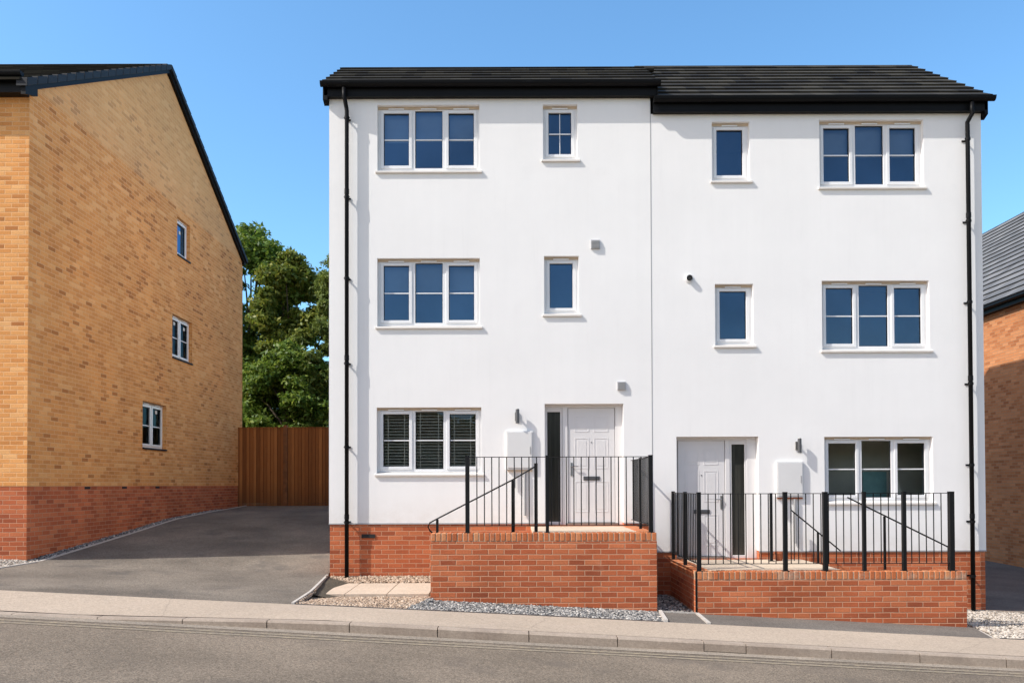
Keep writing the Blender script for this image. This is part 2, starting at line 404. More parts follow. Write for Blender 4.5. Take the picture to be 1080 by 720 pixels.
# beds
sheet('gravel_bed', lambda y: (interp(y, [(-3.45,-2.6),(0,-2.98)]), 1.86), frange(-3.45, -1.9, 3), M['soil'], -.02, 10)
sheet('gravel_bed', lambda y: (-2.98, 2.03), [-1.9, -.95, 0], M['soil'], -.01, 10)
sheet('tarmac_apron', lambda y: (interp(y, [(-3.45,2.40),(-1.9,2.60)]), interp(y, [(-3.45,5.80),(-1.9,6.45)])), frange(-3.45, -1.9, 3), M['tarmac_dark'], 0, 12)
sheet('tarmac_apron', lambda y: (interp(y, [(-3.45,1.88),(-1.9,2.08)]), interp(y, [(-3.45,2.36),(-1.9,2.56)])), frange(-3.45, -1.92, 3), M['tarmac_dark'], 0, 4)
sheet('gravel_bed', lambda y: (2.04, 2.60), [-1.9, -.95, 0], M['tarmac_dark'], -.02, 4)
sheet('gravel_bed', lambda y: (interp(y, [(-3.45,5.82),(-1.9,6.47)]), 11), frange(-3.45, -1.95, 3), M['edging'], -.02, 8)
sheet('gravel_bed', lambda y: (6.40, 11), [-1.9, -.95, 0], M['edging'], -.02, 8)
sheet('side_driveway', lambda y: (7.78, 12.7), frange(0.02, 14, 20), M['tarmac_dark'], 0, 8)
sheet('gravel_bed', lambda y: (-14, -7.72), frange(-3.45, 0, 6), M['edging'], -.02, 8)
# slab joints as real gaps: second course of slabs is laid as separate boxes
def slabs():
    m = MB(); x = -3.0
    while x < -1.25:
        x1 = min(x+.595, -1.18)
        for (a, b) in ((-1.61, -1.02), (-1.01, -.43)):
            za, zb = G(-2,a)+.045+random.uniform(-.002,.002), G(-2,b)+.045
            xa = max(x, interp(a, [(-3.45,-2.66),(0,-3.03)])+.04); xb = max(x, interp(b, [(-3.45,-2.66),(0,-3.03)])+.04)
            if x > -2.8: xa = xb = x
            m.hexa([(xa,a,za-.12),(x1,a,za-.12),(x1,b,zb-.12),(xb,b,zb-.12)], [(xa,a,za),(x1,a,za),(x1,b,zb),(xb,b,zb)])
        x = x1+.008
    tag(m.build('path', M['slab'], bevel=.003), kind='structure')
slabs()

# ------------------------------------------------------------------ pebbles (nobody could count them)
ico_v = None
def icosa():
    p = (1+5**.5)/2
    v = np.array([(-1,p,0),(1,p,0),(-1,-p,0),(1,-p,0),(0,-1,p),(0,1,p),(0,-1,-p),(0,1,-p),(p,0,-1),(p,0,1),(-p,0,-1),(-p,0,1)])/math.sqrt(1+p*p)
    f = np.array([(0,11,5),(0,5,1),(0,1,7),(0,7,10),(0,10,11),(1,5,9),(5,11,4),(11,10,2),(10,7,6),(7,1,8),(3,9,4),(3,4,2),(3,2,6),(3,6,8),(3,8,9),(4,9,5),(2,4,11),(6,2,10),(8,6,7),(9,8,1)])
    return v, f
def np_mesh(name, V, F, mat, parent=None):
    me = bpy.data.meshes.new(name); n = len(F); k = F.shape[1]
    me.vertices.add(len(V)); me.vertices.foreach_set('co', V.astype(np.float32).ravel())
    me.loops.add(n*k); me.loops.foreach_set('vertex_index', F.astype(np.int32).ravel())
    me.polygons.add(n); me.polygons.foreach_set('loop_start', np.arange(0, n*k, k, dtype=np.int32)); me.polygons.foreach_set('loop_total', np.full(n, k, dtype=np.int32))
    me.update(); me.validate(); me.materials.append(mat)
    o = bpy.data.objects.new(name, me); col.objects.link(o)
    if parent is not None: o.parent = parent
    return o
def pebbles(label, xf, y0, y1, n, size, mat, dz=-.005):
    v, f = icosa(); VV = []; FF = []
    for i in range(n):
        y = random.uniform(y0, y1); a, b = xf(y); x = random.uniform(a, b)
        s = size*random.uniform(.55, 1.35)
        th = random.uniform(0, 6.28); c, s_ = math.cos(th), math.sin(th)
        w = v*np.array([s*random.uniform(.8,1.5), s*random.uniform(.6,1.1), s*random.uniform(.45,.8)]) * (1+rng.uniform(-.18,.18,(12,1)))
        tl = random.uniform(-.6,.6); w = np.stack([w[:,0], w[:,1]*math.cos(tl)-w[:,2]*math.sin(tl), w[:,1]*math.sin(tl)+w[:,2]*math.cos(tl)], 1)
        w = np.stack([w[:,0]*c-w[:,1]*s_, w[:,0]*s_+w[:,1]*c, w[:,2]], 1)+np.array([x, y, G(x,y)+dz+random.uniform(-.006,.010)])
        VV.append(w); FF.append(f+12*i)
    o = np_mesh('gravel', np.concatenate(VV), np.concatenate(FF), mat)
    tag(o, label, 'gravel', kind='stuff')
pebbles('pinkish buff pebbles between the pavement and the slab path', lambda y: (interp(y,[(-3.4,-2.62),(-1.64,-2.82)]), interp(y,[(-3.4,-1.3),(-1.9,-1.16)])), -3.40, -1.64, 9000, .0175, M['pinkgravel'])
pebbles('pinkish buff pebbles along the foot of the white house', lambda y: (-2.95, -1.17), -.41, -.01, 3200, .018, M['pinkgravel'], .045)
pebbles('grey pebbles along the foot of the taller retaining wall', lambda y: (interp(y,[(-3.4,-1.3),(-1.9,-1.16)]), interp(y,[(-3.4,1.84),(-1.9,2.02)])), -3.40, -1.91, 11500, .0175, M['greygravel'])
pebbles('shaded grey pebbles in the gap between the two retaining walls', lambda y: (2.05, 2.56), -1.88, -.02, 1900, .019, M['greygravel'])
pebbles('pale pebbles at the right hand end of the lower retaining wall', lambda y: (interp(y,[(-3.4,5.88),(-1.95,6.50)]), 9.2), -3.40, -.03, 17000, .0185, M['whitegravel'])
pebbles('pale pebbles in front of the buff brick house', lambda y: (-9.6, -7.74), -2.6, -.01, 6500, .019, M['whitegravel'])
pebbles('narrow strip of pebbles beside the driveway and the brick gable', lambda y: (-7.92, -7.73), .02, 8.5, 2600, .018, M['greygravel'])

# ------------------------------------------------------------------ wall with openings (front face y=Y, reveals going back)
def facade(m, x0, x1, z0, z1, holes, Y=0., depth=.10, axis='y', flip=False):
    xs = sorted({x0, x1, *[h[0] for h in holes], *[h[2] for h in holes]})
    zs = sorted({z0, z1, *[h[1] for h in holes], *[h[3] for h in holes]})
    xs = [x for x in xs if x0 <= x <= x1]; zs = [z for z in zs if z0 <= z <= z1]
    P = (lambda a, d, z: (a, Y+d, z)) if axis == 'y' else (lambda a, d, z: (Y-d, a, z))
    for i in range(len(xs)-1):
        for j in range(len(zs)-1):
            cx, cz = (xs[i]+xs[i+1])/2, (zs[j]+zs[j+1])/2
            if any(h[0] < cx < h[2] and h[1] < cz < h[3] for h in holes): continue
            m.face([P(xs[i],0,zs[j]), P(xs[i+1],0,zs[j]), P(xs[i+1],0,zs[j+1]), P(xs[i],0,zs[j+1])])
    for (a, b, c, d) in holes:
        b2, d2 = max(b, z0), min(d, z1)
        if d2 <= b2: continue
        m.face([P(a,0,b2), P(a,0,d2), P(a,depth,d2), P(a,depth,b2)])
        m.face([P(c,0,b2), P(c,depth,b2), P(c,depth,d2), P(c,0,d2)])
        if d <= z1: m.face([P(a,0,d), P(c,0,d), P(c,depth,d), P(a,depth,d)])
        if b >= z0: m.face([P(a,0,b), P(a,depth,b), P(c,depth,b), P(c,0,b)])

def window(parent, a, z0, c, z1, kind='triple', Y=0., depth=.085, glass='glass', axis='y', cross=False, blinds=False, sill=True, room=True, silly=.035, shade=0):
    """frame mesh named window with children pane / glazing_bar / sill / vent; (a,c) along the wall, z0..z1"""
    P = (lambda u, d, z: (u, Y+d, z)) if axis == 'y' else (lambda u, d, z: (Y-d, u, z))
    def bx(m, u0, d0, w0, u1, d1, w1):
        p, q = P(u0, d0, w0), P(u1, d1, w1)
        m.box([min(p[k],q[k]) for k in range(3)], [max(p[k],q[k]) for k in range(3)])
    fd0, fd1 = depth, depth+.07
    zb = z0+(.022 if sill else 0.)
    ht = z1
    m = MB()
    jw, hw, bw = .052, .062, .050
    # outer frame
    bx(m, a, fd0, zb, a+jw, fd1, ht); bx(m, c-jw, fd0, zb, c, fd1, ht)
    bx(m, a+jw, fd0, ht-hw, c-jw, fd1, ht); bx(m, a+jw, fd0, zb, c-jw, fd1, zb+bw)
    W = c-a; lights = []
    zlo, zhi = zb+bw, ht-hw
    if kind == 'triple':
        mu = .06; s = (W-2*jw-2*mu)*.345
        x1 = a+jw+s; x2 = x1+mu; x3 = c-jw-s-mu; x4 = c-jw-s
        bx(m, x1, fd0, zlo, x2, fd1, zhi); bx(m, x3, fd0, zlo, x4, fd1, zhi)
        lights = [(a+jw, x1, True), (x2, x3, False), (x4, c-jw, True)]
    elif kind == 'double':
        mu = .05; x1 = (a+c)/2-mu/2
        bx(m, x1, fd0, zlo, x1+mu, fd1, zhi); lights = [(a+jw, x1, True), (x1+mu, c-jw, True)]
    else: lights = [(a+jw, c-jw, True)]
    panes = []
    for (u0, u1, sash) in lights:
        if sash:
            sw = .042; e = fd0-.014
            bx(m, u0-.008, e, zlo-.006, u0+sw, fd0+.045, zhi+.006); bx(m, u1-sw, e, zlo-.006, u1+.008, fd0+.045, zhi+.006)
            bx(m, u0+sw, e, zlo-.006, u1-sw, fd0+.045, zlo+sw); bx(m, u0+sw, e, zhi-sw, u1-sw, fd0+.045, zhi+.006)
            panes.append((u0+sw, zlo+sw, u1-sw, zhi-sw))
        else: panes.append((u0, zlo, u1, zhi))
    fr = m.build('window', M['upvc'], parent, bevel=.004)
    g = MB()
    for (u0, w0, u1, w1) in panes:
        t = .008
        bx(g, u0, fd0+.016, w0, u0+t, fd0+.03, w1); bx(g, u1-t, fd0+.016, w0, u1, fd0+.03, w1)
        bx(g, u0+t, fd0+.016, w0, u1-t, fd0+.03, w0+t); bx(g, u0+t, fd0+.016, w1-t, u1-t, fd0+.03, w1)
    g.build('gasket', M['gasket'], fr)
    for (u0, w0, u1, w1) in panes:
        p = MB(); d = fd0+.032; tw = random.uniform(-.0016, .0016)
        q = [P(u0,d+tw,w0), P(u1,d-tw,w0), P(u1,d-tw*.4,w1), P(u0,d+tw,w1)]
        p.face(q); p.build('pane', M[glass], fr, recalc=False)
    gb = MB()
    if kind != 'plain':
        for (u0, w0, u1, w1) in panes:
            zm = (zlo+zhi)/2
            bx(gb, u0+.008, fd0+.016, zm-.010, u1-.008, fd0+.028, zm+.010)
            if cross: um = (u0+u1)/2; bx(gb, um-.006, fd0+.015, w0+.008, um+.006, fd0+.027, w1-.008)
        gb.build('glazing_bar', M['upvc'], fr)
    # cream sealant/head strip and trickle vents
    hv = MB(); 
    bx(hv, a+.001, depth-.012, ht-.042, c-.001, depth-.001, ht-.0005)
    hv.build('head_strip', M['cream'], fr)
    for (u0, u1, s_) in lights:
        tv = MB(); um = (u0+u1)/2; w = min(.13, (u1-u0)*.36)
        bx(tv, um-w, fd0-.027, zhi+.012, um+w, fd0-.001, zhi+.034)
        tv.build('trickle_vent', M['upvc'], fr, bevel=.004)
    if sill:
        s = MB(); 
        if axis == 'y': s.prism_x([(Y-silly, z0-.045),(Y-silly, z0-.012),(Y+depth, z0+.021),(Y+depth, z0-.045)], a-.03, c+.045)
        s.build('sill', M['sill'], fr, bevel=.004)
    if shade:
        for (u0, w0, u1, w1) in panes:
            b = MB(); y = Y+fd1+.06; zt = w1-(w1-w0)*shade+random.uniform(-.01,.01)
            b.box((u0-.01,y,zt),(u1+.01,y+.004,w1+.02)); b.box((u0-.01,y-.006,zt-.02),(u1+.01,y+.010,zt)); b.build('roller_blind', M['shade'], fr)
    if blinds:
        b = MB(); y = Y+fd1+.05
        for (u0, w0, u1, w1) in panes:
            z = w0-.02
            while z < w1+.02:
                b.hexa([(u0-.03,y-.022,z-.010),(u1+.03,y-.022,z-.010),(u1+.03,y-.022,z-.003),(u0-.03,y-.022,z-.003)],
                       [(u0-.03,y+.022,z+.004),(u1+.03,y+.022,z+.004),(u1+.03,y+.022,z+.010),(u0-.03,y+.022,z+.010)])
                z += .0505
            for uu in (u0+.07, u1-.09): b.box((uu-.007, y-.034, w0), (uu+.007, y-.028, w1))
        b.build('blind', M['blind'], fr)
    if room:
        r = MB(); D = 1.0 if (glass == 'glass_ground' and not blinds) else 1.9; e = .35
        A = [(a-e, z0-.4), (c+e, z0-.4), (c+e, z1+.25), (a-e, z1+.25)]
        d0 = fd1+.005
        for k in range(4):
            (u, w), (u2, w2) = A[k], A[(k+1)%4]
            r.face([P(u,d0,w), P(u2,d0,w2), P(u2,D,w2), P(u,D,w)])
        r.face([P(u,D,w) for u, w in A])
        # inner wall round the opening so nothing shows past the frame
        facade(r, a-e, c+e, z0-.4, z1+.25, [(a+.01, z0+.01, c-.01, z1-.01)], Y+d0 if axis=='y' else Y-d0, 0.0, axis)
        # move that inner face back
        r.build('room', M['roomwall'], fr, recalc=False)
    return fr

# ------------------------------------------------------------------ roofs
def tile_slope_y(parent, mat, x0, x1, Y0, Z0, Y1, Z1, n, name='roof'):
    m = MB(); L = math.hypot(Y1-Y0, Z1-Z0); dy, dz = (Y1-Y0)/L, (Z1-Z0)/L; sgn = 1 if dy > 0 else -1
    ny, nz = -dz*sgn, abs(dy)
    g = L/n
    for k in range(n):
        s0 = k*g; s1 = min((k+1)*g+.05, L+.02)
        j0 = random.uniform(-.004, .004); j1 = random.uniform(-.004, .004)
        def pt(s, h): return (Y0+dy*s+ny*h, Z0+dz*s+nz*h)
        A = [pt(s0, .012), pt(s0, .048), pt(s1, .014), pt(s1, .0)]
        v = k*.32
        for x, xx in ((x0+j0, x1+j1),):
            a, b, c, d = A
            m.face([(x,*b),(xx,*b),(xx,*c),(x,*c)], [(x,v+.005),(xx,v+.005),(xx,v+.315),(x,v+.315)])
            m.face([(x,*a),(xx,*a),(xx,*b),(x,*b)], [(x,v+.02),(xx,v+.02),(xx,v+.03),(x,v+.03)])
            m.face([(x,*a),(x,*b),(x,*c),(x,*d)], [(x,v+.1)]*4)
            m.face([(xx,*a),(xx,*d),(xx,*c),(xx,*b)], [(xx,v+.1)]*4)
    return m.build(name, mat, parent, recalc=False)

def gutter_y(parent, x0, x1, Yf, Zt, joints=()):
    """half-round gutter on a fascia at y=Yf (outside is -y), top edge Zt"""
    m = MB(); r = .056; cy = Yf-r-.004
    out = [(cy-r*math.cos(math.pi*k/8), Zt-r*1.35*math.sin(math.pi*k/8)) for k in range(9)]
    inn = [(cy-(r-.006)*math.cos(math.pi*k/8), Zt-.006-(r-.006)*1.3*math.sin(math.pi*k/8)) for k in range(9)]
    for x, s in ((x0, 0), (x1, 1)): m.face([(x,y,z) for y, z in out][::(1 if s else -1)])
    for k in range(8):
        m.face([(x0,*out[k]),(x1,*out[k]),(x1,*out[k+1]),(x0,*out[k+1])])
        m.face([(x0,*inn[k+1]),(x1,*inn[k+1]),(x1,*inn[k]),(x0,*inn[k])])
    for e in (0, 8): m.face([(x0,*out[e]),(x1,*out[e]),(x1,*inn[e]),(x0,*inn[e])])
    m.box((x0, cy-r-.004, Zt-.008), (x1, cy-r+.006, Zt+.002))
    for x in joints:
        o2 = [(cy-(r+.006)*math.cos(math.pi*k/8), Zt+.002-(r*1.35+.006)*math.sin(math.pi*k/8)) for k in range(9)]
        m.prism_x(o2, x-.05, x+.05)
    return m.build('gutter', M['black_pvc'], parent)

def downpipe(parent, X, Yc, Ztop, Zbot, gx, clips):
    m = MB(); r = .034
    m.tube([(gx,-.165,Ztop),(gx,-.165,Ztop-.14),(gx+.01,-.16,Ztop-.17),(X-.005,Yc-.004,Ztop-.30),(X,Yc,Ztop-.34),(X,Yc,Zbot)], r, 14)
    dp = m.build('downpipe', M['black_pvc'], parent, smooth=True)
    for z in clips:
        c = MB(); c.tube([(X,Yc,z-.022),(X,Yc,z+.022)], .041, 14)
        c.box((X-.048,-.012,z-.014),(X+.048,-.001,z+.014)); c.box((X-.012,Yc+.03,z-.010),(X+.012,-.012,z+.010))
        c.tube([(X-.050,Yc,z),(X+.050,Yc,z)], .006, 6)
        c.build('pipe_bracket', M['black_pvc'], dp)
    for z in clips[1::2]:
        s = MB(); s.tube([(X,Yc,z+.05),(X,Yc,z+.13)], .0395, 14); s.build('pipe_socket', M['black_pvc'], dp, smooth=False)
    return dp

def panel_door(parent, x0, x1, z0, z1, Y, hinge='left', handle_x=None, plate=True):
    m = MB(); m.box((x0, Y, z0), (x1, Y+.045, z1))
    d = m.build('door', M['doorpaint'], parent, bevel=.003)
    w = x1-x0; cols = ((x0+.14*w, x0+.45*w), (x0+.55*w, x0+.86*w))
    H = z1-z0
    rows = ((z0+.09*H, z0+.36*H), (z0+.47*H, z0+.74*H), (z0+.79*H, z0+.93*H))
    for (a, b) in cols:
        for (c, e) in rows:
            p = MB(); t = .016
            for (u0,w0,u1,w1) in ((a,c,a+t,e),(b-t,c,b,e),(a+t,c,b-t,c+t),(a+t,e-t,b-t,e)):
                p.box((u0, Y-.004, w0), (u1, Y, w1))
            p.box((a+.045, Y-.003, c+.045), (b-.045, Y, e-.045))
            p.build('door_panel', M['doorpaint'], d, bevel=.003)
    cx = (x0+x1)/2
    lp = MB(); zc = z0+.375*H+.02
    lp.box((cx-.135, Y-.012, zc-.032), (cx+.135, Y-.001, zc+.032)); lp.box((cx-.115, Y-.018, zc-.018), (cx+.115, Y-.012, zc+.018))
    lp.build('letter_plate', M['dark_steel'], d, bevel=.002)
    sp = MB(); sp.tube([(cx, Y-.006, z0+.70*H), (cx, Y, z0+.70*H)], .012, 10); sp.build('spyhole', M['steel'], d)
    hx = handle_x; hd = MB()
    zc = z0+.47*H
    hd.box((hx-.016, Y-.010, zc-.12), (hx+.016, Y-.001, zc+.10)); hd.tube([(hx,Y-.045,zc+.04),(hx+(.11 if hx < cx else -.11),Y-.045,zc+.04)], .009, 8)
    hd.tube([(hx,Y-.045,zc+.04),(hx,Y,zc+.04)], .009, 8); hd.tube([(hx,Y-.014,zc-.05),(hx,Y-.004,zc-.05)], .010, 8)
    hd.build('handle', M['steel'], d)
    return d

def door_set(parent, a, z0, c, z1, pane, leaf, handle_x, mirror):
    """door frame with a narrow glazed sidelight; leaf and pane given as x ranges"""
    y0, y1 = .13, .20; m = MB()
    m.box((a, y0, z0), (a+.04, y1, z1)); jr = (leaf[1]+.008) if not mirror else pane[1]+.030
    m.box((jr, y0, z0), (c, y1, z1)); m.box((a+.04, y0, z1-.055), (jr, y1, z1))
    u0, u1 = (pane[1]+.035, leaf[0]-.008) if not mirror else (leaf[1]+.008, pane[0]-.035)
    m.box((u0, y0, z0), (u1, y1, z1-.055))
    m.box((pane[0]-.034, y0+.012, z0), (pane[0], y1, z1-.055)); m.box((pane[1], y0+.012, z0), (pane[1]+.030, y1, z1-.056))
    m.box((pane[0], y0+.012, z0), (pane[1], y1, z0+.05)); m.box((pane[0], y0+.012, z1-.12), (pane[1], y1, z1-.055))
    m.box((a+.005, y0-.03, z1-.026), (c-.005, y0-.001, z1-.001))
    fr = m.build('door_frame', M['doorpaint'], parent, bevel=.004)
    bk = MB(); bk.box((leaf[0]-.03, y1+.001, z0), (leaf[1]+.03, y1+.02, z1-.02)); bk.build('rebate', M['gasket'], fr)
    th = MB(); th.box((leaf[0]-.05, y0-.04, z0), (leaf[1]+.05, y0-.001, z0+.03)); th.build('threshold', M['steel'], fr)
    p = MB(); p.face([(pane[0],y0+.035,z0+.05),(pane[1],y0+.035,z0+.05),(pane[1],y0+.034,z1-.12),(pane[0],y0+.034,z1-.12)])
    p.build('sidelight', M['glass_door'], fr, recalc=False)
    r = MB(); r.box((pane[0]-.028,y0+.040,z0+.05),(pane[1]+.028,y0+.060,z1-.06)); r.build('sidelight_backing', M['gasket'], fr)
    panel_door(parent, leaf[0], leaf[1], z0+.035, z1-.058, y0+.018, handle_x=handle_x)
    return fr

def meter_box(parent, a, z0, c, z1, base_mat):
    m = MB(); d = .045
    m.box((a, -d, z0), (c, .0, z1)); b = m.build('meter_box', M['boxgrp'], parent, bevel=.002)
    l = MB(); l.box((a+.018, -d-.012, z0+.03), (c-.018, -d-.001, z1-.018)); l.build('lid', M['boxgrp'], b, bevel=.002)
    k = MB(); k.box((c-.05, -d-.018, (z0+z1)/2-.06), (c-.040, -d-.012, (z0+z1)/2+.06)); k.build('catch', M['vent'], b)
    s = MB(); s.box((a+.02, -d+.012, z0-.028), (c-.01, .0, z0-.002)); s.build('base_tray', base_mat, b)
    p = MB(); p.tube([(a+.13,-.035,z0-.03),(a+.13,-.035,z0-.30)], .016, 8); p.tube([(a+.30,-.03,z0-.03),(a+.30,-.03,z0-.75)], .022, 8)
    p.build('supply_pipe', M['vent'], b)
    return b

def wall_lamp(parent, x, z, flat):
    m = MB()
    m.box((x-.034, -.022, z-.07), (x+.034, -.001, z+.07)); lb = m.build('wall_lamp', M['steel'], parent, bevel=.003)
    t = MB(); t.tube([(x+.01,-.09,z-.115),(x+.01,-.09,z+.115)], .030, 16); t.box((x-.002,-.09,z-.012),(x+.022,-.02,z+.012))
    t.build('lamp_tube', M['dark_steel'], lb, smooth=False)
    for e0 in (z+.115, z-.122):
        e = MB(); e.tube([(x+.01,-.09,e0),(x+.01,-.09,e0+.007)], .024, 12); e.build('lamp_lens', M['glasswhite'], lb)

def vent(parent, x, z, s):
    m = MB(); m.box((x-s, -.026, z-s), (x+s, .0, z+s)); o = m.build('air_vent', M['vent_body'], parent, bevel=.002)
    l = MB(); n = 6
    for k in range(n):
        zz = z-s*.72+1.44*s*k/(n-1)
        l.box((x-s*.84, -.040, zz-s*.12), (x+s*.84, -.028, zz+s*.05))
    l.build('louvre', M['vent'], o)

# ------------------------------------------------------------------ the white houses
XL, XP, XR = -2.992, 2.296, 7.737
def white_house_left():
    h = empty('terraced_house', (XL, 0, -1.5), 'white rendered three storey house with slatted blinds in its lowest window, beside the driveway', 'house')
    wins = [(-2.20,5.165,-.52,6.253),(-2.203,2.60,-.52,3.722),(-2.213,.19,-.50,1.27)]
    nar = [(.527,5.345,1.092,6.253),(.537,2.795,1.105,3.751)]
    door = (.537,-.660,1.825,1.322)
    holes = wins+nar+[door]
    m = MB(); facade(m, XL, XP-.004, -.62, 6.365, holes, 0, .20)
    # side, back
    m.face([(XL,0,-.62),(XL,0,6.36),(XL,9,6.36),(XL,9,-.62)])
    m.face([(XL,0,6.36),(XL,1.5,7.52),(XL,7.0,7.52),(XL,9,6.36)])
    m.face([(XL,9,-1.4),(XL,9,6.36),(XP,9,6.36),(XP,9,-1.4)])
    m.build('wall', M['render'], h, recalc=False)
    p = MB(); e = -.012
    facade(p, XL+.012, XP-.004, -1.95, -.62, [door], .012, .2)
    p.face([(XL+.012,.012,-1.95),(XL+.012,.012,-.62),(XL+.012,9,-.62),(XL+.012,9,-1.95)])
    p.build('plinth', M['red'], h, recalc=False)
    b = MB(); b.box((XL-.004,-.006,-.640),(.537,.012,-.6205)); b.box((1.825,-.006,-.640),(XP-.002,.012,-.6205)); b.build('render_stop', M['vent'], h)
    for i, w in enumerate(wins):
        window(h, *w, kind='triple', blinds=(i == 2), glass='glass_ground' if i == 2 else 'glass', shade=(.47,.42,0)[i])
    window(h, *nar[0], kind='single', cross=True); window(h, *nar[1], kind='plain')
    door_set(h, *door, pane=(.585,.800), leaf=(.930,1.700), handle_x=.985, mirror=False)
    # roof
    tile_slope_y(h, M['tile'], -3.07, 2.40, -.16, 6.545, 1.5, 7.64, 6)
    k = MB(); k.face([(-3.06,1.49,7.64),(2.62,1.49,7.64),(2.62,7.0,7.64),(-3.06,7.0,7.64)]); k.face([(-3.06,7,7.64),(2.62,7,7.64),(2.62,9.3,6.4),(-3.06,9.3,6.4)])
    k.build('rear_roof', M['tile'], h)
    r = MB(); r.tube([(-3.06,1.5,7.60),(2.62,1.5,7.60)], .05, 12); r.build('ridge', M['tile'], h)
    r = MB(); r.face([(2.395,-.16,6.55),(2.395,1.5,7.62),(2.395,7.0,7.62),(2.395,7.0,6.3),(2.395,-.16,6.3)]); r.build('roof_end', M['verge'], h)
    f = MB(); f.box((-3.055,-.10,6.37),(2.40,-.005,6.55)); f.box((-3.05,-.098,6.352),(2.39,.0,6.37))
    # boxed end and barge board
    f.prism_x([(-.10,6.55),(-.10,6.30),(.02,6.25),(.35,6.55),(1.6,7.40),(1.5,7.60)], -3.075, -3.0); f.build('fascia', M['black_pvc'], h)
    gutter_y(h, -3.10, 2.44, -.10, 6.555, (-2.68, .3))
    downpipe(h, -2.683, -.095, 6.46, G(-2.68,-.1)-.02, -2.715, [6.0,4.7,3.37,1.98,.62,-.6])
    vent(h, 1.378, 3.935, .075); vent(h, 1.795, 1.612, .070)
    wall_lamp(h, .082, 1.113, False)
    meter_box(h, -.09, .247, .342, .877, M['cream'])
    ab = MB(); ab.box((-2.46,-.004,-.86),(-2.24,.02,-.80)); ab.build('air_brick', M['dark'], h)
    j = MB(); j.box((XP-.006,-.004,-1.9),(XP+.004,.02,6.3)); j.build('expansion_joint', M['vent'], h)
white_house_left()

def white_house_right():
    h = empty('terraced_house', (XR, 0, -2.05), 'white rendered three storey house with the lower front door and unshaded windows', 'house')
    wins = [(5.075,4.875,6.786,5.984),(5.092,2.19,6.852,3.33),(5.110,-.30,6.884,.768)]
    nar = [(3.305,4.985,3.926,5.959),(3.338,2.273,3.965,3.281)]
    door = (2.69,-1.222,4.032,.777)
    holes = wins+nar+[door]
    m = MB(); facade(m, XP+.004, XR, -1.09, 6.09, holes, 0, .20)
    m.face([(XR,0,-1.09),(XR,9,-1.09),(XR,9,6.08),(XR,0,6.08)])
    m.face([(XR,0,6.08),(XR,9,6.08),(XR,6.4,7.98),(XR,2.5,7.98)])
    m.build('wall', M['render'], h, recalc=False)
    p = MB(); facade(p, XP+.004, XR-.012, -2.4, -1.09, [door], .012, .2)
    p.face([(XR-.012,.012,-2.4),(XR-.012,9,-2.4),(XR-.012,9,-1.09),(XR-.012,.012,-1.09)])
    p.build('plinth', M['red'], h, recalc=False)
    b = MB(); b.box((XP+.004,-.006,-1.110),(2.69,.012,-1.0905)); b.box((4.032,-.006,-1.110),(XR+.004,.012,-1.0905)); b.build('render_stop', M['vent'], h)
    for i, w in enumerate(wins): window(h, *w, kind='triple', glass='glass_ground' if i == 2 else 'glass', shade=(.46,0,0)[i])
    for w in nar: window(h, *w, kind='plain')
    door_set(h, *door, pane=(3.631,3.845), leaf=(2.745,3.515), handle_x=3.455, mirror=True)
    tile_slope_y(h, M['tile'], 2.405, 7.835, -.16, 6.275, 2.5, 8.155, 10)
    k = MB(); k.face([(2.3,2.49,8.16),(7.835,2.49,8.16),(7.835,6.4,8.16),(2.3,6.4,8.16)]); k.face([(2.3,6.4,8.16),(7.83,6.4,8.16),(7.83,9.3,6.1),(2.3,9.3,6.1)])
    k.face([(2.41,1.5,7.4),(2.41,2.5,8.16),(2.41,6.4,8.16),(2.41,7,7.4)])
    k.build('rear_roof', M['tile'], h)
    r = MB(); r.tube([(2.42,2.5,8.12),(7.835,2.5,8.12)], .06, 12); r.build('ridge', M['tile'], h)
    f = MB(); f.box((2.33,-.10,6.10),(7.79,-.005,6.28)); f.box((2.335,-.098,6.082),(7.78,.0,6.10))
    f.prism_x([(-.10,6.28),(-.10,6.03),(.02,5.98),(.35,6.28),(2.5,7.86),(2.5,8.11)], XR+.01, 7.80); f.build('fascia', M['black_pvc'], h)
    gutter_y(h, 2.325, 7.875, -.10, 6.288, (3.3, 7.50))
    downpipe(h, 7.463, -.095, 6.19, G(7.46,-.1)-.02, 7.50, [5.62,4.28,2.95,1.62,.3,-.62,-1.5])
    wall_lamp(h, 4.665, .622, False)
    meter_box(h, 4.311, -.216, 4.748, .367, M['terracotta'])
    fl = MB(); c = (2.915, 3.37)
    fl.tube([(c[0],-.055,c[1]),(c[0],.0,c[1])], .052, 18, cap=False); fl.tube([(c[0],.0,c[1]),(c[0],-.012,c[1])], .072, 18)
    fo = fl.build('flue', M['upvc'], h)
    fi = MB(); fi.tube([(c[0],-.068,c[1]),(c[0],-.02,c[1])], .041, 16); fi.build('flue_terminal', M['dark'], fo)
white_house_right()

# things behind the lower right window
def in_window():
    m = MB(); m.box((5.86,.30,-.23),(6.26,.32,.20)); o = m.build('card_board', M['teal'])
    tag(o, 'pale teal board propped inside the lowest window of the right white house', 'board')
    t = empty('ornament', (6.42,.24,-.24), 'small white pointed ornament inside the lowest window of the right white house', 'ornament')
    p = MB(); 
    p.hexa([(6.36,.21,-.26),(6.50,.21,-.26),(6.50,.27,-.26),(6.36,.27,-.26)], [(6.415,.235,.06),(6.425,.235,.06),(6.425,.245,.06),(6.415,.245,.06)])
    p.build('body', M['paper'], t)
    s = MB(); s.box((6.33,.20,-.285),(6.53,.28,-.26)); s.build('foot', M['paper'], t)
in_window()

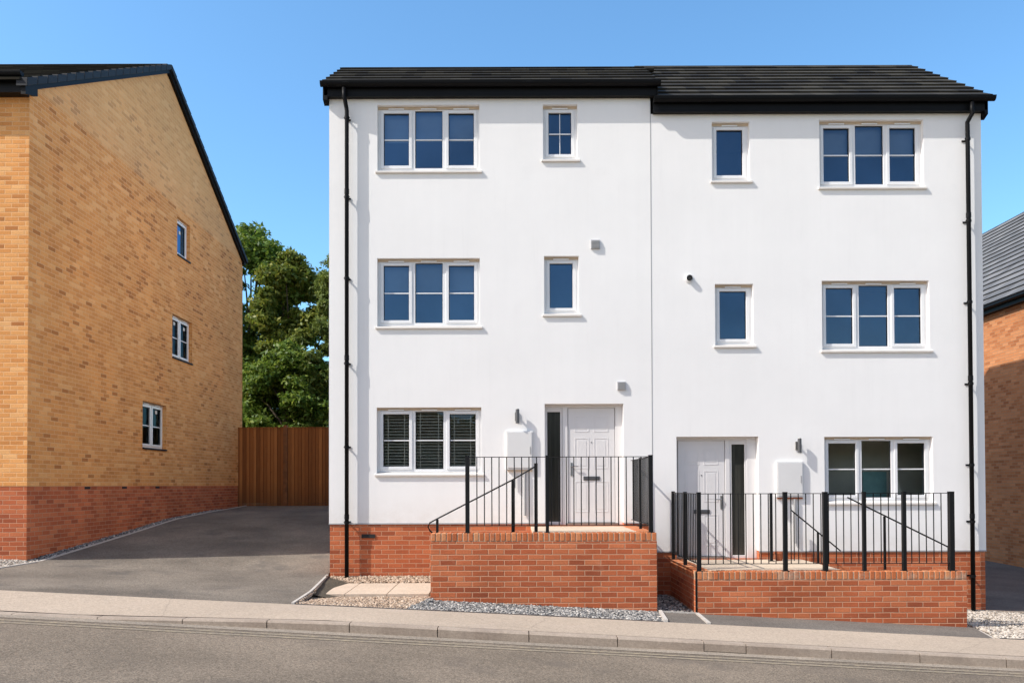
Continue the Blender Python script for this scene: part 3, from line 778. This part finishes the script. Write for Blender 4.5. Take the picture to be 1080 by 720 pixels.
# ------------------------------------------------------------------ retaining walls, landings, steps
YF = -1.90
def retaining(name_lab, x0, x1, ztop, zb, sides, cat='wall'):
    w = empty('retaining_wall', (x0, YF, zb), name_lab, cat)
    m = MB(); ct = ztop-.118
    m.hexa([(x0,YF,zb),(x1,YF,zb),(x1,YF+.215,zb),(x0,YF+.215,zb)], [(x0,YF,ct),(x1,YF,ct),(x1,YF+.215,ct),(x0,YF+.215,ct)])
    for x in sides:
        a, b = (x, x+.215) if x == x0 else (x-.215, x)
        m.box((a, YF+.216, zb), (b, -.002, ct))
    m.build('brickwork', M['red_wall'], w, bevel=.004)
    # brick-on-edge coping: each brick a real block
    c = MB(); x = x0; n = round((x1-x0)/.0755); p = (x1-x0)/n
    for k in range(n):
        a = x0+k*p; j = random.uniform(-.003,.003)
        c.box((a+.0075, YF-.004+j, ct+.008), (a+p-.0075, YF+.216, ztop+random.uniform(-.002,.002)))
    for xx in sides:
        a, b = (xx, xx+.215) if xx == x0 else (xx-.215, xx)
        n2 = round((-.0-YF-.22)/.0755)
        for k in range(n2):
            y = YF+.222+k*.0755; c.box((a-.003, y+.004, ct+.008), (b+.003, y+.0705, ztop+random.uniform(-.002,.002)))
    co = c.build('coping', M['coping_b'], w, bevel=.006)
    mo = MB(); mo.box((x0+.004, YF+.002, ct+.0005), (x1-.004, YF+.213, ztop-.008))
    for xx in sides:
        a, b = (xx, xx+.215) if xx == x0 else (xx-.215, xx)
        mo.box((a+.002, YF+.214, ct+.0005), (b-.002, -.003, ztop-.008))
    mo.build('mortar', M['mortar'], w)
    return w
def coping_brick():
    t = NT('coping_brick_blocks'); g = t.n('ShaderNodeNewGeometry'); p = g.outputs['Position']
    c = t.ramp(g.outputs['Random Per Island'], [(0,(.42,.12,.045)),(.5,(.54,.165,.062)),(.9,(.60,.22,.09)),(1,(.60,.30,.15))])
    hs = t.n('ShaderNodeHueSaturation'); t.set(hs.inputs['Color'], c); t.set(hs.inputs['Value'], t.rng(t.noise(p, 40, 4, .7), .25, .75, .82, 1.15))
    c2 = t.mix(t.rng(t.noise(p, 2.3, 5, .75), .55, .70, 0, .8), hs.outputs[0], (.43,.37,.28))
    return t.pbr(c2, .9, 0, t.bump(t.noise(p, 80, 3), .5, .004), .25)
M['coping_b'] = coping_brick(); M['mortar'] = ground_mat('mortar', (.50,.33,.21), (.60,.42,.29), 200, .08, 4.)
retaining('taller red brick retaining wall under the upper front door', -1.144, 2.026, -.675, -1.95, [2.026])
retaining('lower red brick retaining wall under the right hand front door', 2.585, 6.356, -1.222, -2.25, [2.585])
def landing(label, x0, x1, z, lo, steps, zgr):
    """paved landing and a flight of brick steps with slab treads; steps = list of (x0,x1,ztop)"""
    l = empty('entrance_steps', ((x0+x1)/2, -.8, zgr), label, 'steps')
    m = MB(); m.box((x0, YF+.217, zgr-.1), (x1, -.003, z-.045)); m.build('base', M['red'], l)
    s = MB(); x = x0
    n = max(1, round((x1-x0)/.6)); w = (x1-x0)/n
    for k in range(n):
        for (a, b) in ((YF+.219, -.92), (-.914, -.004)):
            s.box((x0+k*w+.003, a, z-.045), (x0+(k+1)*w-.003, b, z-.003))
    s.build('landing', M['slab_grey'], l, bevel=.003)
    for (a, b, zt) in steps:
        r = MB(); r.box((a, YF+.217, zgr-.1), (b, -.003, zt-.045)); r.box((a, YF+.219, zt-.045), (b, -.004, zt))
        r.build('step', M['slab_grey'], l, bevel=.003)
landing('paved landing and steps climbing to the upper front door behind the taller brick wall', .30, 1.809, -.678, 0,
        [(.30-.3*(k+1), .298-.3*k, -.678-.18*(k+1)) for k in range(4)], -1.7)
landing('paved landing and steps falling to the right below the lower front door', 2.802, 4.72, -1.226, 0,
        [(4.722+.36*k, 4.72+.36*(k+1), -1.226-.185*(k+1)) for k in range(4)], -2.2)

# ------------------------------------------------------------------ railings
def railing(label, posts, xb0, xb1, zt, zb, side_x, side_y1, z_foot, extra):
    r = empty('railing', (posts[0][0], -1.85, z_foot), label, 'railing')
    y = -1.85
    for (x, w) in posts:
        m = MB(); m.box((x-w/2, y-w/2, z_foot), (x+w/2, y+w/2, zt+.012)); 
        m.box((x-w/2-.004, y-w/2-.004, zt+.012), (x+w/2+.004, y+w/2+.004, zt+.018)); m.box((x-w/2-.018, y-w/2-.018, z_foot), (x+w/2+.018, y+w/2+.018, z_foot+.008))
        m.build('post', M['iron'], r, bevel=.003)
    tr = MB(); tr.box((xb0, y-.020, zt-.010), (xb1, y+.020, zt-.0005)); tr.build('top_rail', M['iron'], r)
    br = MB(); br.box((xb0, y-.018, zb-.004), (xb1, y+.018, zb+.004)); br.build('bottom_rail', M['iron'], r)
    px = [p for p, w in posts]
    n = round((xb1-xb0)/.107)
    for k in range(1, n):
        x = xb0+(xb1-xb0)*k/n+random.uniform(-.002,.002)
        if min(abs(x-q) for q in px) < .045: continue
        b = MB(); b.tube([(x+random.uniform(-.002,.002), y, zb), (x, y, zt-.008)], .0075, 8); b.build('bar', M['iron'], r)
    # side return to the house
    tr = MB(); tr.box((side_x-.018, y+.03, zt-.010), (side_x+.018, side_y1, zt-.0005)); tr.build('top_rail', M['iron'], r)
    br = MB(); br.box((side_x-.016, y+.03, zb-.004), (side_x+.016, side_y1, zb+.004)); br.build('bottom_rail', M['iron'], r)
    n = round((side_y1-y)/.107)
    for k in range(1, n):
        yy = y+(side_y1-y)*k/n
        b = MB(); b.tube([(side_x, yy, zb), (side_x, yy, zt-.008)], .0075, 8); b.build('bar', M['iron'], r)
    for (xx, yy, w, zf, ztp) in extra:
        m = MB(); m.box((xx-w/2, yy-w/2, zf), (xx+w/2, yy+w/2, ztp)); m.box((xx-w/2-.004, yy-w/2-.004, ztp), (xx+w/2+.004, yy+w/2+.004, ztp+.006)); m.build('post', M['iron'], r, bevel=.003)
    return r
rail_l = railing('black steel railing on the taller brick wall in front of the upper front door', [(-.628,.058),(.495,.046),(1.950,.058)], -.60, 1.92, .395, -.572, 1.955, -.03, -.675, [(1.955,-.9,.04,-.675,.40)])
rail_r = railing('black steel railing on the lower brick wall in front of the right hand front door', [(2.624,.056),(3.838,.056),(4.400,.062),(4.948,.048),(5.508,.052),(6.172,.068)], 2.65, 6.14, -.130, -1.118, 2.624, -.03, -1.222, [(2.622,-.95,.05,-1.222,-.12),(2.622,-.045,.05,-1.60,-.12)])
stp = MB(); stp.box((2.562,-1.905,-1.83),(2.582,-1.885,-1.225)); stp.build('leg', M['iron'], rail_r)
def handrail(label, pts, posts, y, cat='handrail'):
    h = empty('handrail', (posts[0][0], y, posts[0][1]), label, cat)
    m = MB(); m.tube([(x, y, z) for x, z in pts], .011, 8); m.build('rail', M['iron'], h, smooth=True)
    for (x, zf, zt, w) in posts:
        b = MB(); b.box((x-w/2, y-w/2, zf), (x+w/2, y+w/2, zt)); b.build('post', M['iron'], h, bevel=.003)
    return h
handrail('sloping black handrail climbing to the upper front door behind the taller wall',
         [(-1.135,-.70),(-1.185,-.66),(-1.215,-.60),(-1.19,-.545),(-1.08,-.485),(.014,.075),(.355,.275),(.355,.315)],
         [(-1.08,-1.55,-.495,.036),(.014,-.86,.065,.050),(.345,-.68,.31,.050)], -1.55)
handrail('long sloping black handrail just behind the railing of the lower steps',
         [(4.82,-.195),(4.91,-.24),(6.29,-.925),(6.33,-.99)], [(5.35,-1.60,-.47,.03),(6.27,-1.97,-.92,.03)], -1.60)
handrail('short steep black handrail near the house wall beside the lower steps',
         [(4.455,-.415),(4.50,-.455),(5.24,-1.07)], [(4.50,-1.226,-.455,.014),(4.88,-1.42,-.775,.03)], -.30)
o = MB(); o.box((4.115,-.32,-1.226),(4.155,-.28,-.15)); o.box((4.112,-.323,-.15),(4.158,-.277,-.143)); o.box((4.09,-.345,-1.226),(4.18,-.255,-1.218))
tag(o.build('newel_post', M['iron'], bevel=.003), 'free standing black steel post between the right hand front door and its meter box', 'post')
# small things left on the lower landing
def small_things():
    t = empty('plant_pot', (4.28,-.22,-1.226), 'small empty terracotta pot on the lower landing under the meter box', 'pot')
    m = MB(); m.tube([(4.28,-.22,-1.226),(4.28,-.22,-1.11)], [.05,.072], 14); m.build('body', M['terracotta'], t, smooth=False)
    m = MB(); m.tube([(4.28,-.22,-1.115),(4.28,-.22,-1.085)], [.082,.082], 14); m.build('rim', M['terracotta'], t)
    b = MB(); b.box((5.42,-1.62,-1.66+.0),(5.62,-1.52,-1.60)); 
small_things()

# ------------------------------------------------------------------ left brick house
XG = -7.93
def brick_house():
    h = empty('detached_house', (XG, 0, -1.21), 'buff brick house with a red brick base and black gable edge, left of the driveway', 'house')
    rake = lambda y: 6.53+.56*min(max(y,0), 10.6-max(y,0))
    wins = [(5.92,5.50,6.68,6.40),(5.66,3.02,6.84,4.03),(4.15,.83,5.34,1.83)]
    m = MB()
    facade(m, 0, 10.6, .0, 6.53, [w for w in wins], XG, .20, 'x')
    m.face([(XG,0,6.53),(XG,10.6,6.53),(XG,5.3,9.50)])
    facade(m, -14.5, XG, .0, 6.53, [], 0, .1)
    m.face([(-14.5,10.6,0),(-14.5,10.6,6.5),(XG,10.6,6.5),(XG,10.6,0)]); m.face([(-14.5,0,0),(-14.5,0,6.5),(-14.5,10.6,6.5),(-14.5,10.6,0)])
    m.build('wall', M['buff'], h, recalc=False)
    p = MB(); facade(p, .004, 10.596, -1.9, 0, [], XG-.004, .1, 'x'); facade(p, -14.5, XG-.004, -1.9, 0, [], .004, .1)
    p.build('base', M['red'], h, recalc=False)
    for i, w in enumerate(wins):
        window(h, *w, kind='plain' if i == 0 else 'double', Y=XG, axis='x', sill=False, glass='glass' if i == 0 else 'glass_gable')
        st = MB(); st.box((XG-.02, w[0]+.0, w[1]-.035), (XG+.03, w[2]+.0, w[1]-.001)); st.build('cill', M['verge'], h)
    # hang labels left on the new glass
    for (y, z) in ((6.32,6.12),(6.02,3.86),(6.60,3.83),(5.06,1.66)):
        a = MB(); a.box((XG-.112,y-.05,z-.04),(XG-.108,y+.05,z+.04)); a.build('window_sticker', M['paper'], h)
    # little dark weep vents on the damp course
    for y in (1.9,3.35,4.9): 
        v = MB(); v.box((XG-.002,y-.10,-.055),(XG+.003,y+.10,-.010)); v.build('weep_vent', M['dark'], h)
    # roof front and back slope
    zr = .175
    tile_slope_y(h, M['tile'], -14.7, XG+.02, -.28, 6.53-.16+zr, 5.3, 9.50+zr, 19)
    tile_slope_y(h, M['tile'], -14.7, XG+.02, 10.75, 6.53-.08+zr, 5.3, 9.50+zr, 19)
    r = MB(); r.tube([(-14.7,5.3,9.50+zr-.02),(XG+.02,5.3,9.50+zr-.02)], .06, 12); r.build('ridge', M['tile'], h)
    # verge cap units: stepped, both rakes
    c = MB(); L = math.hypot(5.55, 3.175); n = 19; g = L/n
    for side in (0, 1):
        for k in range(n):
            s0, s1 = k*g, (k+1)*g-.012
            def pt(s, hh):
                y = (-.27 if side == 0 else -.10)+(5.57 if side == 0 else 5.40)*s/L; z = 6.53-(.155 if side == 0 else .06)+(3.125 if side == 0 else 3.03)*s/L
                return ((y if side == 0 else 10.6-y), z+hh)
            a0 = pt(s0, .085); a1 = pt(s1, .085); b1 = pt(s1, .200); b0 = pt(s0, .222)
            prof = [a0, a1, b1, b0]
            if side: prof = prof[::-1]
            c.prism_x(prof, XG-.06, XG+.125)
    c.build('verge_cap', M['verge'], h, bevel=.006)
    b = MB()
    for side in (0, 1):
        f = (lambda y: y) if side == 0 else (lambda y: 10.6-y)
        prof = [(f(-.22),6.53-.13),(f(5.3),9.50-.0),(f(5.3),9.50+.10),(f(-.22),6.53-.03)] if side == 0 else [(f(-.05),6.50),(f(5.3),9.50-.0),(f(5.3),9.50+.10),(f(-.05),6.60)]
        if side: prof = prof[::-1]
        b.prism_x(prof, XG+.004, XG+.075)
        if side: c_ = 1; b.prism_x([(10.52,6.49),(10.66,6.49),(10.66,6.62),(10.52,6.62)], XG+.003, XG+.078); continue
        y0, y1 = sorted((f(-.24), f(.10)))
        b.prism_x([(y0,6.34),(y1,6.34+ (.12 if side==0 else .0)),(y1,6.60),(y0,6.60)], XG+.003, XG+.078)
    b.build('barge_board', M['black_pvc'], h)
    f = MB(); f.box((-14.7,-.18,6.40),(XG+.002,-.16,6.62)); f.box((-14.7,-.16,6.40),(XG+.002,-.003,6.42)); f.build('fascia', M['black_pvc'], h)
    gutter_y(h, -14.7, XG+.02, -.18, 6.70, (-9.3,))
brick_house()

# ------------------------------------------------------------------ right neighbour
def neighbour():
    X = 12.68; y0, y1 = 1.5, 22; ze = 4.66
    h = empty('detached_house', (X, y0, -2.05), 'orange brick house with a grey tiled roof, partly seen at the right edge', 'house')
    m = MB(); m.face([(X,y0,-2.3),(X,y1,-2.3),(X,y1,ze),(X,y0,ze)]); m.face([(X,y0,-2.3),(X,y0,ze),(X+9,y0,ze),(X+9,y0,-2.3)])
    m.face([(X,y0,ze),(X+4.5,y0,ze+4.3),(X+9,y0,ze)]); m.face([(X,y1,-2.3),(X,y1,ze),(X+9,y1,ze),(X+9,y1,-2.3)]); m.face([(X,y1,ze),(X+4.5,y1,ze+4.3),(X+9,y1,ze)])
    m.build('wall', M['orange'], h, recalc=False)
    r = MB(); n = 19; L = math.hypot(4.75, 4.40); g = L/n
    dx, dz = 4.75/L, 4.40/L
    for s in (1, -1):
        for k in range(n):
            s0, s1 = k*g, (k+1)*g+.04
            def pt(q, hh): 
                x = X-.25+dx*q-dz*hh; return (x if s == 1 else 2*(X+4.5)-x, ze-.02+dz*q+dx*hh)
            a, b, c_, d = pt(s0,.01), pt(s0,.055), pt(s1,.014), pt(s1,0); v = k*.32
            r.face([(b[0],y0-.1,b[1]),(b[0],y1,b[1]),(c_[0],y1,c_[1]),(c_[0],y0-.1,c_[1])], [(y0,v+.01),(y1,v+.01),(y1,v+.31),(y0,v+.31)])
            r.face([(a[0],y0-.1,a[1]),(a[0],y1,a[1]),(b[0],y1,b[1]),(b[0],y0-.1,b[1])], [(0,v+.002)]*4)
    r.build('roof', M['grey_tile'], h, recalc=False)
    f = MB(); f.box((X-.16,y0,ze-.20),(X-.14,y1,ze+.02)); f.box((X-.14,y0,ze-.20),(X-.002,y1,ze-.18)); f.build('fascia', M['black_pvc'], h)
    g_ = MB(); g_.box((X-.28,y0,ze-.10),(X-.162,y1,ze-.0)); g_.build('gutter', M['black_pvc'], h, bevel=.03)
neighbour()

# ------------------------------------------------------------------ timber fence at the end of the drive
def fence():
    f = empty('timber_fence', (-5.5, 10.25, -.58), 'tall brown closeboard timber fence closing the far end of the driveway', 'fence')
    segs = [(-8.0,-6.60),(-6.50,-3.6),(-3.5,-.8)]
    for (a, b) in segs:
        p = MB(); x = math.floor(a*10+.5)/10; k = 0
        while x < b-.02:
            x1 = min(x+.1, b); y = 10.25+(.0 if k % 2 else .004); j = random.uniform(-.006, .006)
            p.hexa([(x,y,-.52),(x1+.012,y-.010,-.52),(x1+.012,y+.008,-.52),(x,y+.014,-.52)], [(x,y,1.655+j),(x1+.012,y-.010,1.655+j),(x1+.012,y+.008,1.655+j),(x,y+.014,1.655+j)])
            x = x1; k += 1
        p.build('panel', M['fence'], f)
        g = MB(); g.box((a,10.235,-.64),(b,10.27,-.525)); g.build('gravel_board', M['fence'], f)
        c = MB(); c.box((a,10.225,1.656),(b,10.285,1.685)); c.build('capping', M['fence'], f)
    for x in (-6.55, -3.55):
        q = MB(); q.box((x-.055,10.17,-.7),(x+.055,10.30,1.74)); q.build('post', M['fence_post'], f, bevel=.004)
fence()

# ------------------------------------------------------------------ trees
def leaf_mat(name, stops, trans):
    t = NT(name); g = t.n('ShaderNodeNewGeometry')
    n = t.noise(g.outputs['Position'], 1.1, 3)
    v = t.math('ADD', t.math('MULTIPLY', g.outputs['Random Per Island'], .55), t.math('MULTIPLY', n, .45))
    c = t.ramp(v, stops)
    d = t.n('ShaderNodeBsdfPrincipled'); t.set(d.inputs['Base Color'], c); d.inputs['Roughness'].default_value = .5; d.inputs['Specular IOR Level'].default_value = .35
    tr = t.n('ShaderNodeBsdfTranslucent'); hs = t.n('ShaderNodeHueSaturation'); t.set(hs.inputs['Color'], c); hs.inputs['Value'].default_value = 1.5; hs.inputs['Hue'].default_value = .485
    t.t.links.new(hs.outputs[0], tr.inputs[0])
    mx = t.n('ShaderNodeMixShader'); mx.inputs[0].default_value = trans
    t.t.links.new(d.outputs[0], mx.inputs[1]); t.t.links.new(tr.outputs[0], mx.inputs[2]); t.t.links.new(mx.outputs[0], t.out.inputs[0])
    return t.m
M['leafA'] = leaf_mat('broad_leaf_green', [(.15,(.05,.10,.014)),(.5,(.115,.20,.025)),(.85,(.25,.31,.05))], .35)
M['leafB'] = leaf_mat('olive_leaf', [(.15,(.07,.105,.016)),(.5,(.15,.205,.028)),(.85,(.31,.30,.055))], .35)
M['leafC'] = leaf_mat('light_willow_leaf', [(.15,(.065,.10,.018)),(.5,(.13,.185,.035)),(.85,(.24,.28,.07))], .38)
M['bark'] = plain('bark', (.10,.075,.05), .95, var=.3, scale=12, bump=.6, bscale=25)
def tree(label, x, y, zg, ztop, rx, ry, nclump, nleaf, size, mat, slender=1., shell=.55, low=.15, cr=.62):
    t = empty('broadleaf_tree', (x, y, zg), label, 'tree', 'trees behind the timber fence')
    H = ztop-zg; zc0 = zg+H*low
    cent = []
    for i in range(nclump):
        h = rng.random()**.9
        prof = math.sin(math.pi*min(1, (h*.86+.14)))**.6          # crown profile
        a = rng.uniform(0, 2*math.pi); rr = (shell+(1-shell)*rng.random())**.8
        if rng.random() < .3: rr *= rng.random()
        cent.append((x+rx*prof*rr*math.cos(a), y+ry*prof*rr*math.sin(a), zc0+(ztop-zc0-cr*.6)*h, cr*rng.uniform(.55,1.25)*(1.05-.45*h)))
    cent.append((x, y, ztop-cr*.5, cr*.6))
    m = MB(); top = zg+H*.72
    m.tube([(x,y,zg-.1),(x+.05,y,zg+H*.25),(x-.06,y+.05,zg+H*.5),(x,y,top)], [.22,.16,.11,.05], 9)
    m.build('trunk', M['bark'], t, smooth=True)
    b = MB()
    for c in cent[::3]:
        z0 = zg+(c[2]-zg)*.62; p0 = Vector((x, y, z0)); p1 = Vector(c[:3]); mid = (p0+p1)/2+Vector((0,0,.18))
        b.tube([p0, mid, p1], [.05,.03,.010], 5, cap=False)
    b.build('limbs', M['bark'], t)
    C = np.array(cent); P = []
    idx = rng.integers(0, len(C), nleaf); cc = C[idx]
    d = rng.normal(size=(nleaf,3)); d /= np.linalg.norm(d, axis=1)[:,None]
    rad = rng.random(nleaf)**(1/2.2)
    sub = 1+.35*np.sin(d[:,0]*5+idx)*np.cos(d[:,2]*6+idx*1.7)
    pos = cc[:,:3] + d*(cc[:,3]*rad*sub)[:,None]*np.array([1.2,1.2,.8])
    nrm = d*.55+rng.normal(size=(nleaf,3))*.6+np.array([0,0,.35]); nrm /= np.linalg.norm(nrm, axis=1)[:,None]
    tv = rng.normal(size=(nleaf,3)); tv -= nrm*(tv*nrm).sum(1)[:,None]; tv /= np.linalg.norm(tv, axis=1)[:,None]; bv = np.cross(nrm, tv)
    s = size*rng.uniform(.6,1.35,nleaf)[:,None]
    a = pos-tv*s; c = pos+tv*s; bq = pos+bv*s*.48*slender+nrm*s*.10; dq = pos-bv*s*.48*slender+nrm*s*.10
    V = np.stack([a,bq,c,dq],1).reshape(-1,3)-np.array([x,y,zg]); F = np.arange(nleaf*4).reshape(-1,4)
    np_mesh('crown', V, F, mat, t)
tree('tallest tree behind the fence, its broad dark crown touching the brick gable', -9.9, 17.5, -.6, 9.95, 2.6, 2.4, 84, 66000, .098, M['leafA'], cr=.85, low=.06)
tree('rounded dark green tree in the middle behind the fence', -8.15, 16.6, -.6, 8.7, 1.7, 1.8, 64, 48000, .09, M['leafB'], cr=.70, low=.06)
tree('lighter green narrow leaved tree behind the fence against the white house', -6.25, 15.6, -.6, 8.25, 1.65, 1.6, 56, 44000, .10, M['leafC'], slender=.55, cr=.62)
tree('dense lower tree filling the gap low behind the fence', -7.7, 14.6, -.6, 5.0, 2.3, 1.2, 66, 40000, .085, M['leafA'], low=.05, cr=.7)
tree('broad tree mostly hidden behind the brick gable', -13.2, 19.0, -.6, 9.8, 2.8, 2.4, 50, 16000, .14, M['leafA'], cr=.9)

# woodland across the street (what the ground-floor glass reflects)
def wood():
    n = 22000; x = rng.uniform(-45, 45, n); h = rng.random(n); y = -34-rng.random(n)*5
    z = -2+h*(7.2+.9*np.sin(x*.35)+.9*np.sin(x*.9+1))
    pos = np.stack([x,y,z],1); d = rng.normal(size=(n,3)); d /= np.linalg.norm(d,axis=1)[:,None]
    e = np.cross(d, rng.normal(size=(n,3))); e /= np.linalg.norm(e,axis=1)[:,None]; s = .75
    V = np.stack([pos-d*s, pos+e*s*.6, pos+d*s, pos-e*s*.6],1).reshape(-1,3)
    o = np_mesh('hedgerow', V, np.arange(n*4).reshape(-1,4), M['leafA']); tag(o, 'dense green hedgerow along the far side of the street', 'hedge', kind='stuff')
wood()

# ------------------------------------------------------------------ light and sky
d = Vector((1, .38, -1.05)).normalized()
sl = bpy.data.lights.new('sun', 'SUN'); sl.energy = 5.0; sl.angle = R(.5); sl.color = (1, .955, .89)
so = bpy.data.objects.new('sun', sl); col.objects.link(so); so.rotation_euler = d.to_track_quat('-Z', 'Y').to_euler(); so.location = (-20,-10,20)
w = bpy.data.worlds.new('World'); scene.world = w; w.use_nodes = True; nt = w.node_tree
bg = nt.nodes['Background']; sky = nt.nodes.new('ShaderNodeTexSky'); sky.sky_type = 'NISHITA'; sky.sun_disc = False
sky.sun_elevation = math.asin(-d.z); sky.sun_rotation = math.atan2(-d.x, -d.y)
sky.air_density = 1.0; sky.dust_density = .9; sky.ozone_density = 1.2; sky.altitude = 50
# added sky gain: bluer ahead of the camera, warmer behind to neutralise facade light
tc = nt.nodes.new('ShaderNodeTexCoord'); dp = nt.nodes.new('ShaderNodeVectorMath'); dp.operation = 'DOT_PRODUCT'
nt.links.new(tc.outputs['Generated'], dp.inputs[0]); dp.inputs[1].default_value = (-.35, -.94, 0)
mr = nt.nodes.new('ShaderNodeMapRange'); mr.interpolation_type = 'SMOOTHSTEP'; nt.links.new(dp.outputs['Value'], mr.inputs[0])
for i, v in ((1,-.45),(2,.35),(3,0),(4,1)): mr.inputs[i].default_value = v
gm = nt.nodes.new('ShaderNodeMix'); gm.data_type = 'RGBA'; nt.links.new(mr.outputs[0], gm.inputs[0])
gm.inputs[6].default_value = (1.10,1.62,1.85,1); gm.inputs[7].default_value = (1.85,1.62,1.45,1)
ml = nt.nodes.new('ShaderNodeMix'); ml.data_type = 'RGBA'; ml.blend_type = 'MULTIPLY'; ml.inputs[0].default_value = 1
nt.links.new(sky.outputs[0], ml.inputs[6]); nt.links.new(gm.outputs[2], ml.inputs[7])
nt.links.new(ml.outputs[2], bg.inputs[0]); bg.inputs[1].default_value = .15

# ------------------------------------------------------------------ camera
cam = bpy.data.cameras.new('camera'); co = bpy.data.objects.new('camera', cam); col.objects.link(co)
cam.sensor_fit = 'HORIZONTAL'; cam.sensor_width = 36; cam.lens = 28.6; cam.shift_y = .1269; cam.clip_end = 2000; cam.clip_start = .1
from mathutils import Matrix
co.matrix_world = Matrix.Translation((0,-13.3,0)) @ Matrix.Rotation(R(90.93), 4, 'X') @ Matrix.Rotation(-.0031, 4, 'Z')
scene.camera = co
scene.view_settings.view_transform = 'Standard'; scene.view_settings.look = 'None'; scene.view_settings.exposure = 0
scene.render.engine = 'CYCLES'
scene.cycles.transparent_max_bounces = 12
